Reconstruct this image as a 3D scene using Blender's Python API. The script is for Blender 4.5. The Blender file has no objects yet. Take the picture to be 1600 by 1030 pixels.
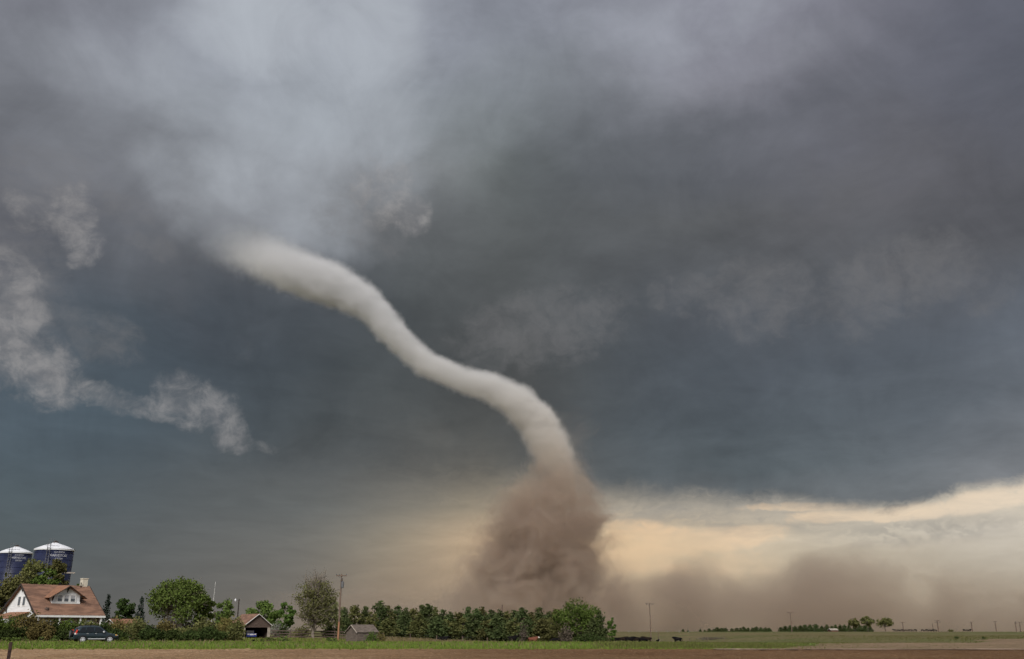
import bpy, bmesh, math, random
import numpy as np
from mathutils import Vector, Matrix, noise as mnoise

# ------------------------------------------------------------------ camera, sky, sun, exposure
R = math.radians
scene = bpy.context.scene
COL = scene.collection
EYE = 1.35
TILT = math.atan(469.0 / 1440.0)
cam_data = bpy.data.cameras.new('camera')
cam_data.sensor_width = 36.0
cam_data.lens = 36.0 * 1440.0 / 1600.0
cam_data.clip_start = 0.1
cam_data.clip_end = 30000.0
cam = bpy.data.objects.new('camera', cam_data)
cam.location = (0, 0, EYE)
cam.rotation_euler = (math.pi / 2 + TILT, 0, 0)
COL.objects.link(cam)
scene.camera = cam

EXPOSURE = 1.2
vs = scene.view_settings
vs.view_transform = 'Standard'
vs.look = 'None'
vs.gamma = 1.0
vs.exposure = EXPOSURE
vs.use_curve_mapping = False
scene.render.engine = 'CYCLES'
cy = scene.cycles
cy.use_denoising = True
cy.use_adaptive_sampling = True
cy.adaptive_threshold = 0.02
cy.adaptive_min_samples = 8
cy.max_bounces = 10
cy.diffuse_bounces = 3
cy.glossy_bounces = 2
cy.transmission_bounces = 3
cy.transparent_max_bounces = 8
cy.volume_bounces = 4
cy.volume_max_steps = 512
cy.sample_clamp_indirect = 4.0

SUN_AZ, SUN_EL = 186.0, 38.0      # compass bearing the light comes from (0 = straight ahead), height
sun_data = bpy.data.lights.new('sun', 'SUN')
sun_data.energy = 1.5
sun_data.angle = R(28)
sun_data.color = (1.0, 0.975, 0.945)
sun = bpy.data.objects.new('sun', sun_data)
sd = Vector((math.sin(R(SUN_AZ)) * math.cos(R(SUN_EL)), math.cos(R(SUN_AZ)) * math.cos(R(SUN_EL)), math.sin(R(SUN_EL))))
sun.rotation_euler = sd.to_track_quat('Z', 'Y').to_euler()
sun.location = (0, -20, 60)
COL.objects.link(sun)


class NT:
    """small helper to wire shader nodes"""
    def __init__(s, tree):
        s.t = tree
    def n(s, typ, **kw):
        nd = s.t.nodes.new(typ)
        for k, v in kw.items():
            setattr(nd, k, v)
        return nd
    def put(s, sock, v):
        if hasattr(v, 'default_value') or isinstance(v, bpy.types.NodeSocket):
            s.t.links.new(v, sock)
        elif v is not None:
            sock.default_value = v
    def m(s, op, a, b=None, c=None, clamp=False):
        nd = s.n('ShaderNodeMath', operation=op, use_clamp=clamp)
        for i, v in enumerate((a, b, c)):
            if v is not None:
                s.put(nd.inputs[i], v)
        return nd.outputs[0]
    def vm(s, op, a, b=None, c=None, scale=None):
        nd = s.n('ShaderNodeVectorMath', operation=op)
        for i, v in enumerate((a, b, c)):
            if v is not None:
                s.put(nd.inputs[i], v)
        if scale is not None:
            s.put(nd.inputs['Scale'], scale)
        return nd.outputs['Value'] if op in ('DOT_PRODUCT', 'LENGTH', 'DISTANCE') else nd.outputs[0]
    def step(s, x, a, b, lo=0.0, hi=1.0, typ='SMOOTHSTEP'):
        nd = s.n('ShaderNodeMapRange', interpolation_type=typ)
        s.put(nd.inputs[0], x); s.put(nd.inputs[1], a); s.put(nd.inputs[2], b)
        s.put(nd.inputs[3], lo); s.put(nd.inputs[4], hi)
        return nd.outputs[0]
    def noise(s, vec, scale, detail=4.0, rough=0.55, dist=0.0, color=False):
        nd = s.n('ShaderNodeTexNoise')
        if vec is not None:
            s.put(nd.inputs['Vector'], vec)
        nd.inputs['Scale'].default_value = scale
        nd.inputs['Detail'].default_value = detail
        nd.inputs['Roughness'].default_value = rough
        nd.inputs['Distortion'].default_value = dist
        return nd.outputs['Color'] if color else nd.outputs['Fac']
    def xyz(s, x, y, z=0.0):
        nd = s.n('ShaderNodeCombineXYZ')
        for i, v in enumerate((x, y, z)):
            s.put(nd.inputs[i], v)
        return nd.outputs[0]
    def sep(s, v):
        nd = s.n('ShaderNodeSeparateXYZ')
        s.put(nd.inputs[0], v)
        return nd.outputs
    def mix(s, f, a, b, typ='MIX'):
        nd = s.n('ShaderNodeMix', data_type='RGBA', blend_type=typ)
        s.put(nd.inputs[0], f); s.put(nd.inputs[6], a); s.put(nd.inputs[7], b)
        return nd.outputs[2]
    def ramp(s, f, stops, interp='LINEAR'):
        nd = s.n('ShaderNodeValToRGB')
        cr = nd.color_ramp
        cr.interpolation = interp
        while len(cr.elements) < len(stops):
            cr.elements.new(0.5)
        for i, (p, c) in enumerate(stops):
            cr.elements[i].position = p
        for i, (p, c) in enumerate(stops):
            cr.elements[i].color = (*c, 1.0)
        s.put(nd.inputs[0], f)
        return nd.outputs[0]
    def fcurve(s, f, pts):
        nd = s.n('ShaderNodeFloatCurve')
        cm = nd.mapping
        c = cm.curves[0]
        while len(c.points) < len(pts):
            c.points.new(0.5, 0.5)
        for i, (x, y) in enumerate(pts):
            c.points[i].location = (x, y)
            c.points[i].handle_type = 'AUTO_CLAMPED'
        cm.use_clip = False
        cm.update()
        s.put(nd.inputs['Value'], f)
        return nd.outputs[0]


# colour of the storm sky by direction: rows of (elevation, colours at bearings -32 .. 32 degrees in steps of 4)
UPPER = [[0, [[0.1021, 0.1046, 0.1023], [0.1021, 0.1046, 0.1023], [0.1097, 0.1084, 0.1042], [0.1261, 0.1192, 0.11], [0.1531, 0.1367, 0.1188], [0.1935, 0.1614, 0.1299], [0.238, 0.1832, 0.1356], [0.2756, 0.2038, 0.1442], [0.3043, 0.2229, 0.1558], [0.334, 0.2506, 0.1721], [0.3579, 0.2736, 0.1874], [0.3745, 0.2909, 0.2013], [0.3746, 0.297, 0.2088], [0.3747, 0.3016, 0.2168], [0.3696, 0.3024, 0.2231], [0.3507, 0.2958, 0.2233], [0.3507, 0.2958, 0.2233]]], [4, [[0.0896, 0.108, 0.1159], [0.0906, 0.1078, 0.1151], [0.0958, 0.1079, 0.1128], [0.1101, 0.116, 0.1157], [0.1294, 0.1286, 0.1213], [0.1532, 0.1447, 0.1287], [0.1813, 0.1599, 0.1331], [0.2074, 0.1755, 0.1393], [0.2314, 0.1915, 0.1471], [0.2069, 0.1792, 0.1453], [0.1979, 0.1779, 0.1505], [0.2065, 0.1902, 0.1646], [0.2104, 0.198, 0.1748], [0.2171, 0.2077, 0.1871], [0.2298, 0.2218, 0.2034], [0.2579, 0.2478, 0.23], [0.2586, 0.2496, 0.2337]]], [7, [[0.0825, 0.1095, 0.1257], [0.0831, 0.1085, 0.1234], [0.0852, 0.1053, 0.1172], [0.0966, 0.1107, 0.1174], [0.1095, 0.1188, 0.1198], [0.1237, 0.1292, 0.1242], [0.1425, 0.1408, 0.1282], [0.1622, 0.1536, 0.133], [0.1824, 0.1671, 0.1383], [0.1372, 0.1365, 0.1273], [0.1172, 0.1248, 0.127], [0.123, 0.1348, 0.1409], [0.1291, 0.1437, 0.1523], [0.1394, 0.1559, 0.1665], [0.1576, 0.1746, 0.187], [0.2011, 0.2137, 0.2256], [0.21, 0.2222, 0.2349]]], [9.5, [[0.0781, 0.1069, 0.1292], [0.0776, 0.1053, 0.126], [0.075, 0.0989, 0.1165], [0.0784, 0.0976, 0.111], [0.0809, 0.0952, 0.1036], [0.0841, 0.0939, 0.0971], [0.0923, 0.0977, 0.096], [0.1005, 0.1021, 0.0955], [0.1082, 0.1065, 0.0952], [0.0953, 0.1039, 0.1049], [0.09, 0.106, 0.1155], [0.0945, 0.1147, 0.1268], [0.1015, 0.1237, 0.1371], [0.1135, 0.1359, 0.1512], [0.1331, 0.1537, 0.1726], [0.1653, 0.1844, 0.2043], [0.1705, 0.1891, 0.2102]]], [12, [[0.0779, 0.1046, 0.1292], [0.0719, 0.0993, 0.1231], [0.0674, 0.0929, 0.1135], [0.0668, 0.0872, 0.1045], [0.067, 0.0828, 0.0945], [0.068, 0.0798, 0.0859], [0.0721, 0.0809, 0.0829], [0.077, 0.0827, 0.0812], [0.0822, 0.0847, 0.08], [0.0775, 0.0874, 0.0918], [0.0763, 0.0917, 0.1028], [0.0807, 0.0986, 0.1118], [0.0867, 0.1055, 0.1207], [0.0946, 0.1139, 0.1313], [0.1062, 0.1263, 0.1455], [0.121, 0.141, 0.1638], [0.127, 0.1465, 0.1714]]], [15, [[0.1001, 0.1187, 0.1404], [0.0831, 0.1042, 0.1256], [0.0661, 0.0878, 0.1082], [0.0636, 0.081, 0.0988], [0.0621, 0.0769, 0.09], [0.0621, 0.0745, 0.0827], [0.0653, 0.0756, 0.0799], [0.07, 0.0777, 0.0794], [0.0756, 0.0805, 0.0802], [0.0723, 0.0822, 0.0885], [0.0719, 0.0854, 0.0974], [0.077, 0.0915, 0.1071], [0.0818, 0.0973, 0.1151], [0.087, 0.1035, 0.1227], [0.0951, 0.1122, 0.1327], [0.1054, 0.123, 0.1467], [0.1116, 0.1294, 0.1547]]], [18, [[0.1167, 0.1294, 0.1521], [0.0914, 0.1095, 0.1303], [0.0709, 0.09, 0.1087], [0.0702, 0.0836, 0.1003], [0.0702, 0.0828, 0.0961], [0.0705, 0.0825, 0.092], [0.0731, 0.0838, 0.0894], [0.0781, 0.0871, 0.0906], [0.0847, 0.0917, 0.094], [0.0799, 0.0895, 0.0964], [0.0786, 0.0899, 0.101], [0.0836, 0.095, 0.1102], [0.0878, 0.0998, 0.1159], [0.0927, 0.1049, 0.1209], [0.1013, 0.1131, 0.1313], [0.1076, 0.1208, 0.1415], [0.1088, 0.1233, 0.1445]]], [21, [[0.1155, 0.1233, 0.1452], [0.1057, 0.1167, 0.1355], [0.0994, 0.1125, 0.1289], [0.1048, 0.1141, 0.1291], [0.1023, 0.1125, 0.126], [0.0983, 0.1092, 0.1199], [0.0932, 0.1043, 0.1107], [0.0946, 0.1052, 0.1092], [0.0986, 0.1083, 0.1108], [0.0938, 0.1031, 0.1084], [0.0917, 0.1007, 0.1086], [0.0944, 0.1033, 0.1131], [0.0975, 0.1058, 0.1161], [0.101, 0.1084, 0.1188], [0.1065, 0.1123, 0.1245], [0.1068, 0.1127, 0.1255], [0.1021, 0.1092, 0.122]]], [24, [[0.1385, 0.1471, 0.1683], [0.1357, 0.1447, 0.1639], [0.1409, 0.1505, 0.1677], [0.1603, 0.1686, 0.1837], [0.1688, 0.1785, 0.1931], [0.1568, 0.1673, 0.1798], [0.1243, 0.1347, 0.1437], [0.1119, 0.1232, 0.1289], [0.1065, 0.1189, 0.1215], [0.1051, 0.116, 0.1215], [0.1043, 0.1137, 0.121], [0.1033, 0.1113, 0.1177], [0.104, 0.1107, 0.1184], [0.1062, 0.1111, 0.1212], [0.1086, 0.112, 0.1244], [0.1065, 0.11, 0.1241], [0.0999, 0.1046, 0.1195]]], [27, [[0.1655, 0.1783, 0.202], [0.1732, 0.1869, 0.2103], [0.1807, 0.195, 0.2178], [0.1945, 0.2105, 0.2336], [0.2276, 0.2464, 0.2711], [0.2384, 0.2578, 0.28], [0.2211, 0.2395, 0.2558], [0.1705, 0.1889, 0.1977], [0.1232, 0.1413, 0.1441], [0.1161, 0.1308, 0.1393], [0.1103, 0.1223, 0.1353], [0.1081, 0.1187, 0.1335], [0.1091, 0.1176, 0.1338], [0.1122, 0.1182, 0.1354], [0.1123, 0.1176, 0.1365], [0.1084, 0.1144, 0.1355], [0.1005, 0.1076, 0.1304]]], [30, [[0.18, 0.1935, 0.2223], [0.2017, 0.2172, 0.2481], [0.2187, 0.2389, 0.2704], [0.2373, 0.2621, 0.2937], [0.276, 0.3079, 0.3434], [0.2847, 0.3179, 0.3522], [0.27, 0.3009, 0.3299], [0.2211, 0.248, 0.2683], [0.1704, 0.1935, 0.2063], [0.1497, 0.1676, 0.1832], [0.1341, 0.148, 0.1657], [0.1313, 0.1434, 0.1628], [0.1289, 0.1392, 0.1604], [0.1311, 0.1394, 0.1635], [0.1278, 0.1356, 0.162], [0.1155, 0.1235, 0.1503], [0.105, 0.1143, 0.1409]]], [33, [[0.1847, 0.196, 0.2283], [0.2021, 0.2163, 0.2505], [0.2443, 0.265, 0.3062], [0.2779, 0.3056, 0.3513], [0.3173, 0.3529, 0.3983], [0.3188, 0.3555, 0.3991], [0.2981, 0.3319, 0.3721], [0.2551, 0.2851, 0.3183], [0.2121, 0.2383, 0.2649], [0.2072, 0.2289, 0.2572], [0.2091, 0.2266, 0.2578], [0.2214, 0.2342, 0.2694], [0.2252, 0.2336, 0.2721], [0.1956, 0.2026, 0.2397], [0.158, 0.1655, 0.1994], [0.1267, 0.135, 0.1662], [0.113, 0.1226, 0.1532]]], [36, [[0.1862, 0.1976, 0.2303], [0.1974, 0.2117, 0.2458], [0.2581, 0.2801, 0.3228], [0.3137, 0.3428, 0.3926], [0.351, 0.3858, 0.438], [0.339, 0.373, 0.4246], [0.3087, 0.3389, 0.3885], [0.2643, 0.2908, 0.3348], [0.2218, 0.2449, 0.2835], [0.2407, 0.2615, 0.3041], [0.2585, 0.2763, 0.3234], [0.2579, 0.2714, 0.3204], [0.2436, 0.2541, 0.3026], [0.2085, 0.2166, 0.26], [0.1716, 0.1792, 0.2173], [0.1346, 0.1429, 0.1765], [0.1164, 0.1258, 0.1571]]], [40, [[0.1882, 0.2003, 0.2332], [0.2089, 0.2247, 0.2604], [0.2691, 0.2925, 0.3368], [0.3199, 0.3497, 0.4], [0.3622, 0.3971, 0.4512], [0.342, 0.3742, 0.4288], [0.3077, 0.3355, 0.3895], [0.2599, 0.2829, 0.3322], [0.2159, 0.2346, 0.2789], [0.2393, 0.257, 0.306], [0.2619, 0.2784, 0.3319], [0.2576, 0.2717, 0.3244], [0.2469, 0.2585, 0.3093], [0.2133, 0.2218, 0.2662], [0.1783, 0.1857, 0.2246], [0.1416, 0.1499, 0.1844], [0.1202, 0.1294, 0.1612]]]]
LOWER = [[0, [[0.1022, 0.1046, 0.1023], [0.1022, 0.1046, 0.1023], [0.1097, 0.1084, 0.1042], [0.1262, 0.1193, 0.1101], [0.1532, 0.1368, 0.1189], [0.1935, 0.1615, 0.1301], [0.244, 0.1882, 0.1378], [0.2903, 0.2145, 0.1497], [0.3305, 0.2403, 0.1662], [0.3788, 0.2807, 0.19], [0.4134, 0.3116, 0.21], [0.4307, 0.3297, 0.2246], [0.4191, 0.3263, 0.2247], [0.4142, 0.3269, 0.2313], [0.406, 0.3262, 0.2388], [0.3775, 0.3152, 0.2356], [0.3775, 0.3152, 0.2356]]], [2, [[0.0982, 0.1067, 0.1086], [0.0986, 0.1068, 0.1084], [0.1063, 0.1107, 0.1102], [0.1231, 0.122, 0.1164], [0.1461, 0.138, 0.1254], [0.1755, 0.1581, 0.1367], [0.2539, 0.2047, 0.1532], [0.359, 0.2691, 0.1833], [0.4975, 0.3558, 0.2295], [0.5552, 0.4137, 0.2678], [0.5816, 0.4487, 0.2963], [0.5691, 0.453, 0.3109], [0.5417, 0.4427, 0.3151], [0.5192, 0.4331, 0.3186], [0.4971, 0.4208, 0.3186], [0.4635, 0.397, 0.3086], [0.4658, 0.3995, 0.3113]]], [3.5, [[0.0918, 0.107, 0.1126], [0.0932, 0.1073, 0.1123], [0.101, 0.1102, 0.113], [0.1195, 0.1227, 0.1202], [0.1412, 0.1382, 0.1294], [0.1667, 0.1571, 0.1406], [0.2587, 0.2174, 0.1664], [0.3973, 0.3036, 0.2066], [0.5973, 0.423, 0.2643], [0.6529, 0.4849, 0.3059], [0.6654, 0.5156, 0.3363], [0.6243, 0.5045, 0.3508], [0.5842, 0.4905, 0.3593], [0.557, 0.4825, 0.3704], [0.5421, 0.4797, 0.3838], [0.5219, 0.4671, 0.3866], [0.525, 0.4726, 0.395]]], [5, [[0.0869, 0.108, 0.1176], [0.0882, 0.1079, 0.1166], [0.0948, 0.1088, 0.1151], [0.1139, 0.1212, 0.1222], [0.1347, 0.1365, 0.1314], [0.1593, 0.1558, 0.1429], [0.257, 0.2267, 0.1791], [0.4141, 0.3254, 0.2247], [0.6487, 0.4567, 0.2807], [0.692, 0.5119, 0.3179], [0.6834, 0.5309, 0.346], [0.6156, 0.5039, 0.3601], [0.566, 0.4872, 0.3714], [0.5468, 0.4882, 0.3921], [0.5659, 0.5135, 0.4259], [0.5854, 0.5327, 0.4497], [0.6005, 0.5446, 0.4583]]], [7, [[0.0832, 0.1087, 0.1229], [0.0842, 0.1083, 0.1215], [0.0874, 0.1062, 0.1169], [0.1002, 0.1132, 0.1184], [0.1145, 0.1238, 0.1245], [0.1331, 0.1398, 0.1352], [0.1887, 0.1804, 0.1574], [0.2635, 0.2308, 0.1799], [0.3591, 0.2908, 0.2025], [0.389, 0.3326, 0.2548], [0.4055, 0.3592, 0.2919], [0.4072, 0.3645, 0.3013], [0.4072, 0.3693, 0.3133], [0.4511, 0.4079, 0.3439], [0.5547, 0.4947, 0.4017], [0.637, 0.5669, 0.4609], [0.654, 0.5819, 0.4733]]], [9, [[0.0804, 0.1071, 0.1247], [0.081, 0.1058, 0.122], [0.0824, 0.1017, 0.1151], [0.0913, 0.1069, 0.1146], [0.101, 0.1122, 0.1156], [0.1137, 0.1203, 0.1193], [0.1453, 0.1437, 0.1318], [0.1865, 0.1724, 0.1449], [0.2367, 0.2056, 0.1583], [0.2795, 0.2526, 0.209], [0.3159, 0.291, 0.2497], [0.341, 0.3122, 0.2684], [0.36, 0.3265, 0.2812], [0.4008, 0.3605, 0.3062], [0.481, 0.433, 0.3568], [0.5816, 0.5205, 0.4256], [0.6129, 0.5477, 0.4468]]], [11, [[0.0802, 0.107, 0.1248], [0.0802, 0.1048, 0.1216], [0.0807, 0.1002, 0.1143], [0.0867, 0.1035, 0.1125], [0.0926, 0.1046, 0.1097], [0.1001, 0.1065, 0.1078], [0.1157, 0.1176, 0.1126], [0.1364, 0.1323, 0.1192], [0.162, 0.15, 0.1274], [0.212, 0.2, 0.1752], [0.2602, 0.2462, 0.2186], [0.2981, 0.2775, 0.2454], [0.3299, 0.2998, 0.2612], [0.374, 0.3351, 0.2859], [0.4498, 0.4063, 0.3374], [0.5609, 0.5029, 0.4121], [0.6105, 0.5457, 0.4452]]]]
EDGE = [[-29.06, 7.95, 1.528], [-15.53, 8.76, 1.528], [-7.91, 9.0, 1.299], [-3.18, 9.07, 1.146], [2.38, 8.53, 0.917], [6.31, 8.03, 0.611], [12.44, 7.59, 0.42], [18.29, 7.09, 0.306], [21.75, 6.79, 0.267], [23.79, 6.94, 0.229], [25.81, 7.28, 0.229], [29.03, 7.75, 0.267]]
SCUD = [[-30.69, 16.17, 2.95, 3.94, 10.0, 1.0], [-28.23, 13.87, 3.04, 2.09, -28.0, 1.0], [-24.55, 12.73, 3.21, 0.86, -12.0, 0.9], [-21.52, 12.27, 2.64, 0.73, -8.0, 0.95], [-19.21, 12.6, 2.91, 1.79, -20.0, 1.0], [-17.44, 11.44, 1.91, 1.35, -45.0, 0.95], [-15.7, 10.71, 1.87, 0.45, -10.0, 0.4], [-27.14, 22.33, 1.31, 2.47, 15.0, 0.8], [-26.46, 20.63, 0.76, 1.49, -25.0, 0.85], [-29.43, 22.43, 2.32, 1.9, 0.0, 0.5], [-8.83, 26.45, 2.67, 2.54, -25.0, 0.85], [-6.95, 25.2, 1.72, 1.48, -40.0, 0.95]]
FAINT = [[-31.18, 17.15, 4.64, 5.8, 0.0, 1.0], [-28.79, 14.33, 3.82, 2.43, -25.0, 0.8], [-25.0, 16.08, 2.74, 1.44, -25.0, 0.9], [-22.86, 21.62, 1.83, 0.66, -15.0, 0.8], [-24.99, 23.62, 2.88, 1.25, -10.0, 0.6], [-17.12, 16.02, 0.99, 0.91, -30.0, 0.35], [-10.32, 24.23, 3.79, 2.71, -20.0, 0.8], [1.88, 18.03, 6.27, 2.86, 12.0, 1.0], [-0.84, 18.64, 2.94, 1.43, 0.0, 0.8], [4.82, 18.58, 2.92, 1.98, 10.0, 0.9], [16.07, 19.3, 4.3, 2.87, 0.0, 0.9], [24.05, 19.52, 5.69, 2.54, 8.0, 1.0], [11.29, 19.87, 2.85, 1.56, 0.0, 0.8], [21.34, 16.88, 1.82, 0.96, 0.0, 0.7], [28.88, 18.06, 1.79, 1.26, 20.0, 0.8], [-29.6, 23.47, 3.99, 3.09, 0.0, 0.9], [-30.21, 19.08, 2.87, 2.76, 0.0, 0.8]]
BRIGHT = [[-17.7, 34.98, 5.11, 2.78, 0.0, 1.0], [-10.63, 35.47, 4.29, 3.92, 0.0, 0.9], [-9.4, 30.42, 3.52, 4.12, -10.0, 0.7], [-14.51, 29.2, 5.48, 4.08, 0.0, 0.6], [-10.46, 26.53, 4.69, 3.06, 0.0, 0.5], [-15.16, 24.78, 6.11, 2.84, -25.0, 0.75], [-19.54, 24.26, 5.05, 2.6, -30.0, 0.48], [-13.57, 23.0, 2.86, 1.34, -25.0, 0.5], [11.11, 35.78, 8.13, 1.84, 4.0, 0.42], [18.83, 33.74, 5.84, 1.75, -12.0, 0.25], [2.78, 34.82, 5.56, 2.19, 0.0, 0.25], [-28.31, 30.47, 5.36, 2.34, 0.0, 0.35], [-20.61, 31.3, 4.82, 3.88, 0.0, 0.4]]
WARM = [[10.01, 4.87, 5.09, 0.97, 4.0, 1.0], [14.13, 5.24, 2.75, 0.73, 4.0, 1.0], [7.75, 5.2, 3.44, 1.12, 0.0, 0.9], [6.18, 4.35, 3.07, 1.49, 0.0, 0.8], [22.38, 6.33, 7.06, 0.53, 2.0, 1.0], [27.01, 6.72, 3.76, 0.65, 8.0, 1.0], [26.54, 7.93, 1.4, 0.45, -5.0, 0.75], [17.54, 6.82, 4.3, 0.33, -1.0, 0.85], [11.43, 3.56, 6.31, 1.02, 0.0, 0.6]]
GREY = [[13.43, 5.62, 2.59, 0.48, -8.0, 0.6], [10.85, 6.27, 2.65, 0.37, 0.0, 0.4], [23.57, 5.23, 5.58, 0.76, 4.0, 0.55], [16.38, 5.91, 4.33, 0.66, 0.0, 0.45], [9.35, 6.64, 4.59, 0.53, 0.0, 0.45]]


def srgb(r, g, b):
    return tuple((c / 255.0 / 12.92) if c <= 10 else ((c / 255.0 + 0.055) / 1.055) ** 2.4 for c in (r, g, b))


def build_world():
    w = bpy.data.worlds.new('World')
    scene.world = w
    w.use_nodes = True
    w.cycles.sampling_method = 'MANUAL'
    w.cycles.sample_map_resolution = 256
    t = w.node_tree
    t.nodes.clear()
    k = NT(t)
    d = k.n('ShaderNodeTexCoord').outputs['Generated']
    x, y, z = k.sep(d)
    deg = 180.0 / math.pi
    az0 = k.m('MULTIPLY', k.m('ARCTAN2', x, y), deg)
    el0 = k.m('MULTIPLY', k.m('ARCSINE', z), deg)
    # turbulence: large billows and small curls, weaker close to the horizon
    amp = k.step(el0, 2.0, 22.0, 0.25, 1.0)
    n1 = k.vm('SUBTRACT', k.noise(d, 5.0, 3.0, 0.6, 0.4, True), (0.5, 0.5, 0.5))
    n2 = k.vm('SUBTRACT', k.noise(d, 19.0, 4.0, 0.6, 0.3, True), (0.5, 0.5, 0.5))
    wv = k.vm('ADD', k.vm('SCALE', n1, scale=7.5), k.vm('SCALE', n2, scale=2.6))
    wx, wy, wz = k.sep(k.vm('SCALE', wv, scale=amp))
    az = k.m('ADD', az0, wx)
    el = k.m('ADD', el0, wy)
    def deck(rows, azs, els):
        f = k.m('DIVIDE', k.m('ADD', azs, 32.0), 64.0, clamp=True)
        c = None
        prev = None
        for e, row in rows:
            stops = [(i / 16.0, col) for i, col in enumerate(row)]
            r_ = k.ramp(f, stops, 'B_SPLINE')
            c = r_ if c is None else k.mix(k.step(els, prev, e, typ='LINEAR'), c, r_)
            prev = e
        return c
    def union(L, reach, a_, e_):
        tot = None
        p = k.xyz(a_, e_, 1.0)
        for (ca, ce, rx, ry, rot, st) in L:
            c_, s_ = math.cos(R(rot)), math.sin(R(rot))
            ua = k.vm('DOT_PRODUCT', p, (c_ / rx, s_ / rx, -(c_ * ca + s_ * ce) / rx))
            ub = k.vm('DOT_PRODUCT', p, (-s_ / ry, c_ / ry, (s_ * ca - c_ * ce) / ry))
            g = k.step(k.m('MULTIPLY_ADD', ua, ua, k.m('MULTIPLY', ub, ub)), reach, 0.0, 0.0, st)
            tot = g if tot is None else k.m('MAXIMUM', tot, g)
        return tot
    upper = deck(UPPER, az, el)
    # the deck goes on grey over and behind the viewer
    upper = k.mix(k.step(el0, 36.0, 62.0), upper, (*srgb(146, 150, 158), 1))
    upper = k.mix(k.step(k.m('ABSOLUTE', az0), 32.0, 80.0), upper, (*srgb(138, 142, 150), 1))
    # mottling of the deck, seen in perspective on a flat cloud base
    inv = k.m('DIVIDE', 1.0, k.m('MAXIMUM', k.m('ADD', z, 0.12), 0.05))
    plane = k.vm('MULTIPLY', k.xyz(x, y, z), k.xyz(inv, inv, 0.0))
    mo = k.noise(plane, 2.2, 5.0, 0.58, 0.6)
    mo2 = k.noise(d, 9.0, 5.0, 0.6, 0.8)
    mo3 = k.noise(k.vm('MULTIPLY', d, (1, 1, 2.2)), 34.0, 3.0, 0.6, 0.5)
    modl = k.m('ADD', k.m('ADD', k.step(mo, 0.3, 0.7, -0.11, 0.11, 'LINEAR'), k.step(mo2, 0.3, 0.7, -0.12, 0.12, 'LINEAR')),
               k.step(mo3, 0.3, 0.7, -0.03, 0.03, 'LINEAR'))
    upper = k.mix(1.0, upper, k.xyz(k.m('ADD', modl, 1.0), k.m('ADD', modl, 1.0), k.m('ADD', modl, 1.0)), 'MULTIPLY')
    # thinner, brighter parts of the deck overhead with ragged edges
    bu = union(BRIGHT, 2.2, k.m('ADD', az0, k.m('MULTIPLY', wx, 0.7)), k.m('ADD', el0, k.m('MULTIPLY', wy, 0.7)))
    soft_n = k.noise(d, 7.0, 6.0, 0.56, 0.25)
    bm_ = k.step(k.m('ADD', bu, k.m('MULTIPLY', k.m('SUBTRACT', soft_n, 0.5), 1.3)), 0.02, 1.25)
    bm_ = k.m('MULTIPLY', bm_, k.step(bu, 0.0, 0.35))
    upper = k.mix(k.m('MULTIPLY', bm_, 0.84), upper, k.mix(k.step(mo2, 0.3, 0.7), (*srgb(166, 173, 181), 1), (*srgb(178, 186, 194), 1)))
    # low bright gap under the deck
    elg = k.m('ADD', el0, k.m('MULTIPLY', wy, 0.25))
    lower = deck(LOWER, k.m('ADD', az0, k.m('MULTIPLY', wx, 0.6)), elg)
    streak = k.noise(k.vm('MULTIPLY', d, (1, 1, 5.0)), 16.0, 4.0, 0.6, 0.5)
    lm = k.step(streak, 0.3, 0.7, 0.93, 1.07, 'LINEAR')
    lower = k.mix(1.0, lower, k.xyz(lm, lm, lm), 'MULTIPLY')
    fine = k.noise(d, 42.0, 4.0, 0.62, 0.4)
    curl = k.noise(k.vm('ADD', d, k.vm('SCALE', n2, scale=0.03)), 26.0, 6.0, 0.6, 0.9)
    wisp = k.noise(k.vm('MULTIPLY', k.vm('ADD', d, k.vm('SCALE', n2, scale=0.05)), (1, 1, 2.6)), 30.0, 5.0, 0.62, 0.6)
    w4x, w4y, _ = k.sep(k.vm('SCALE', n2, scale=1.8))
    azw, elw = k.m('ADD', az0, w4x), k.m('ADD', el0, w4y)
    # bright cumulus edges low on the right, grey patches between them
    gr = k.m('MULTIPLY', union(GREY, 1.6, azw, k.m('ADD', el0, k.m('MULTIPLY', w4y, 0.4))), k.step(wisp, 0.36, 0.6))
    lower = k.mix(gr, lower, (*srgb(150, 146, 139), 1))
    wu = union(WARM, 1.6, k.m('ADD', az0, k.m('MULTIPLY', w4x, 0.6)), k.m('ADD', el0, k.m('MULTIPLY', w4y, 0.35)))
    wm = k.step(k.m('ADD', wu, k.m('MULTIPLY', k.m('SUBTRACT', wisp, 0.5), 1.8)), 0.2, 0.95)
    wcol = k.ramp(k.step(az0, 0.0, 30.0, typ='LINEAR'), [(0, srgb(214, 180, 142)), (0.3, srgb(232, 200, 162)), (0.65, srgb(232, 208, 178)), (1, srgb(236, 216, 192))])
    wm = k.m('MULTIPLY', wm, k.step(wu, 0.0, 0.3))
    lower = k.mix(k.m('MULTIPLY', wm, k.step(streak, 0.3, 0.7, 0.4, 0.78)), lower, wcol)
    # ragged lower edge of the deck
    f = k.m('DIVIDE', k.m('ADD', az0, 32.0), 64.0, clamp=True)
    ep = [((a + 32.0) / 64.0, e / 10.0) for a, e, s_ in EDGE]
    sp = [((a + 32.0) / 64.0, s_ / 2.0) for a, e, s_ in EDGE]
    edge = k.m('MULTIPLY', k.fcurve(f, ep), 10.0)
    soft = k.m('MULTIPLY', k.fcurve(f, sp), 3.4)
    ee = k.m('ADD', el0, k.m('ADD', k.m('MULTIPLY', w4y, 0.55), k.m('MULTIPLY', k.m('SUBTRACT', wisp, 0.5), k.m('ADD', 0.5, soft))))
    gap = k.step(k.m('DIVIDE', k.m('SUBTRACT', edge, ee), soft), -1.0, 1.4)
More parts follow.
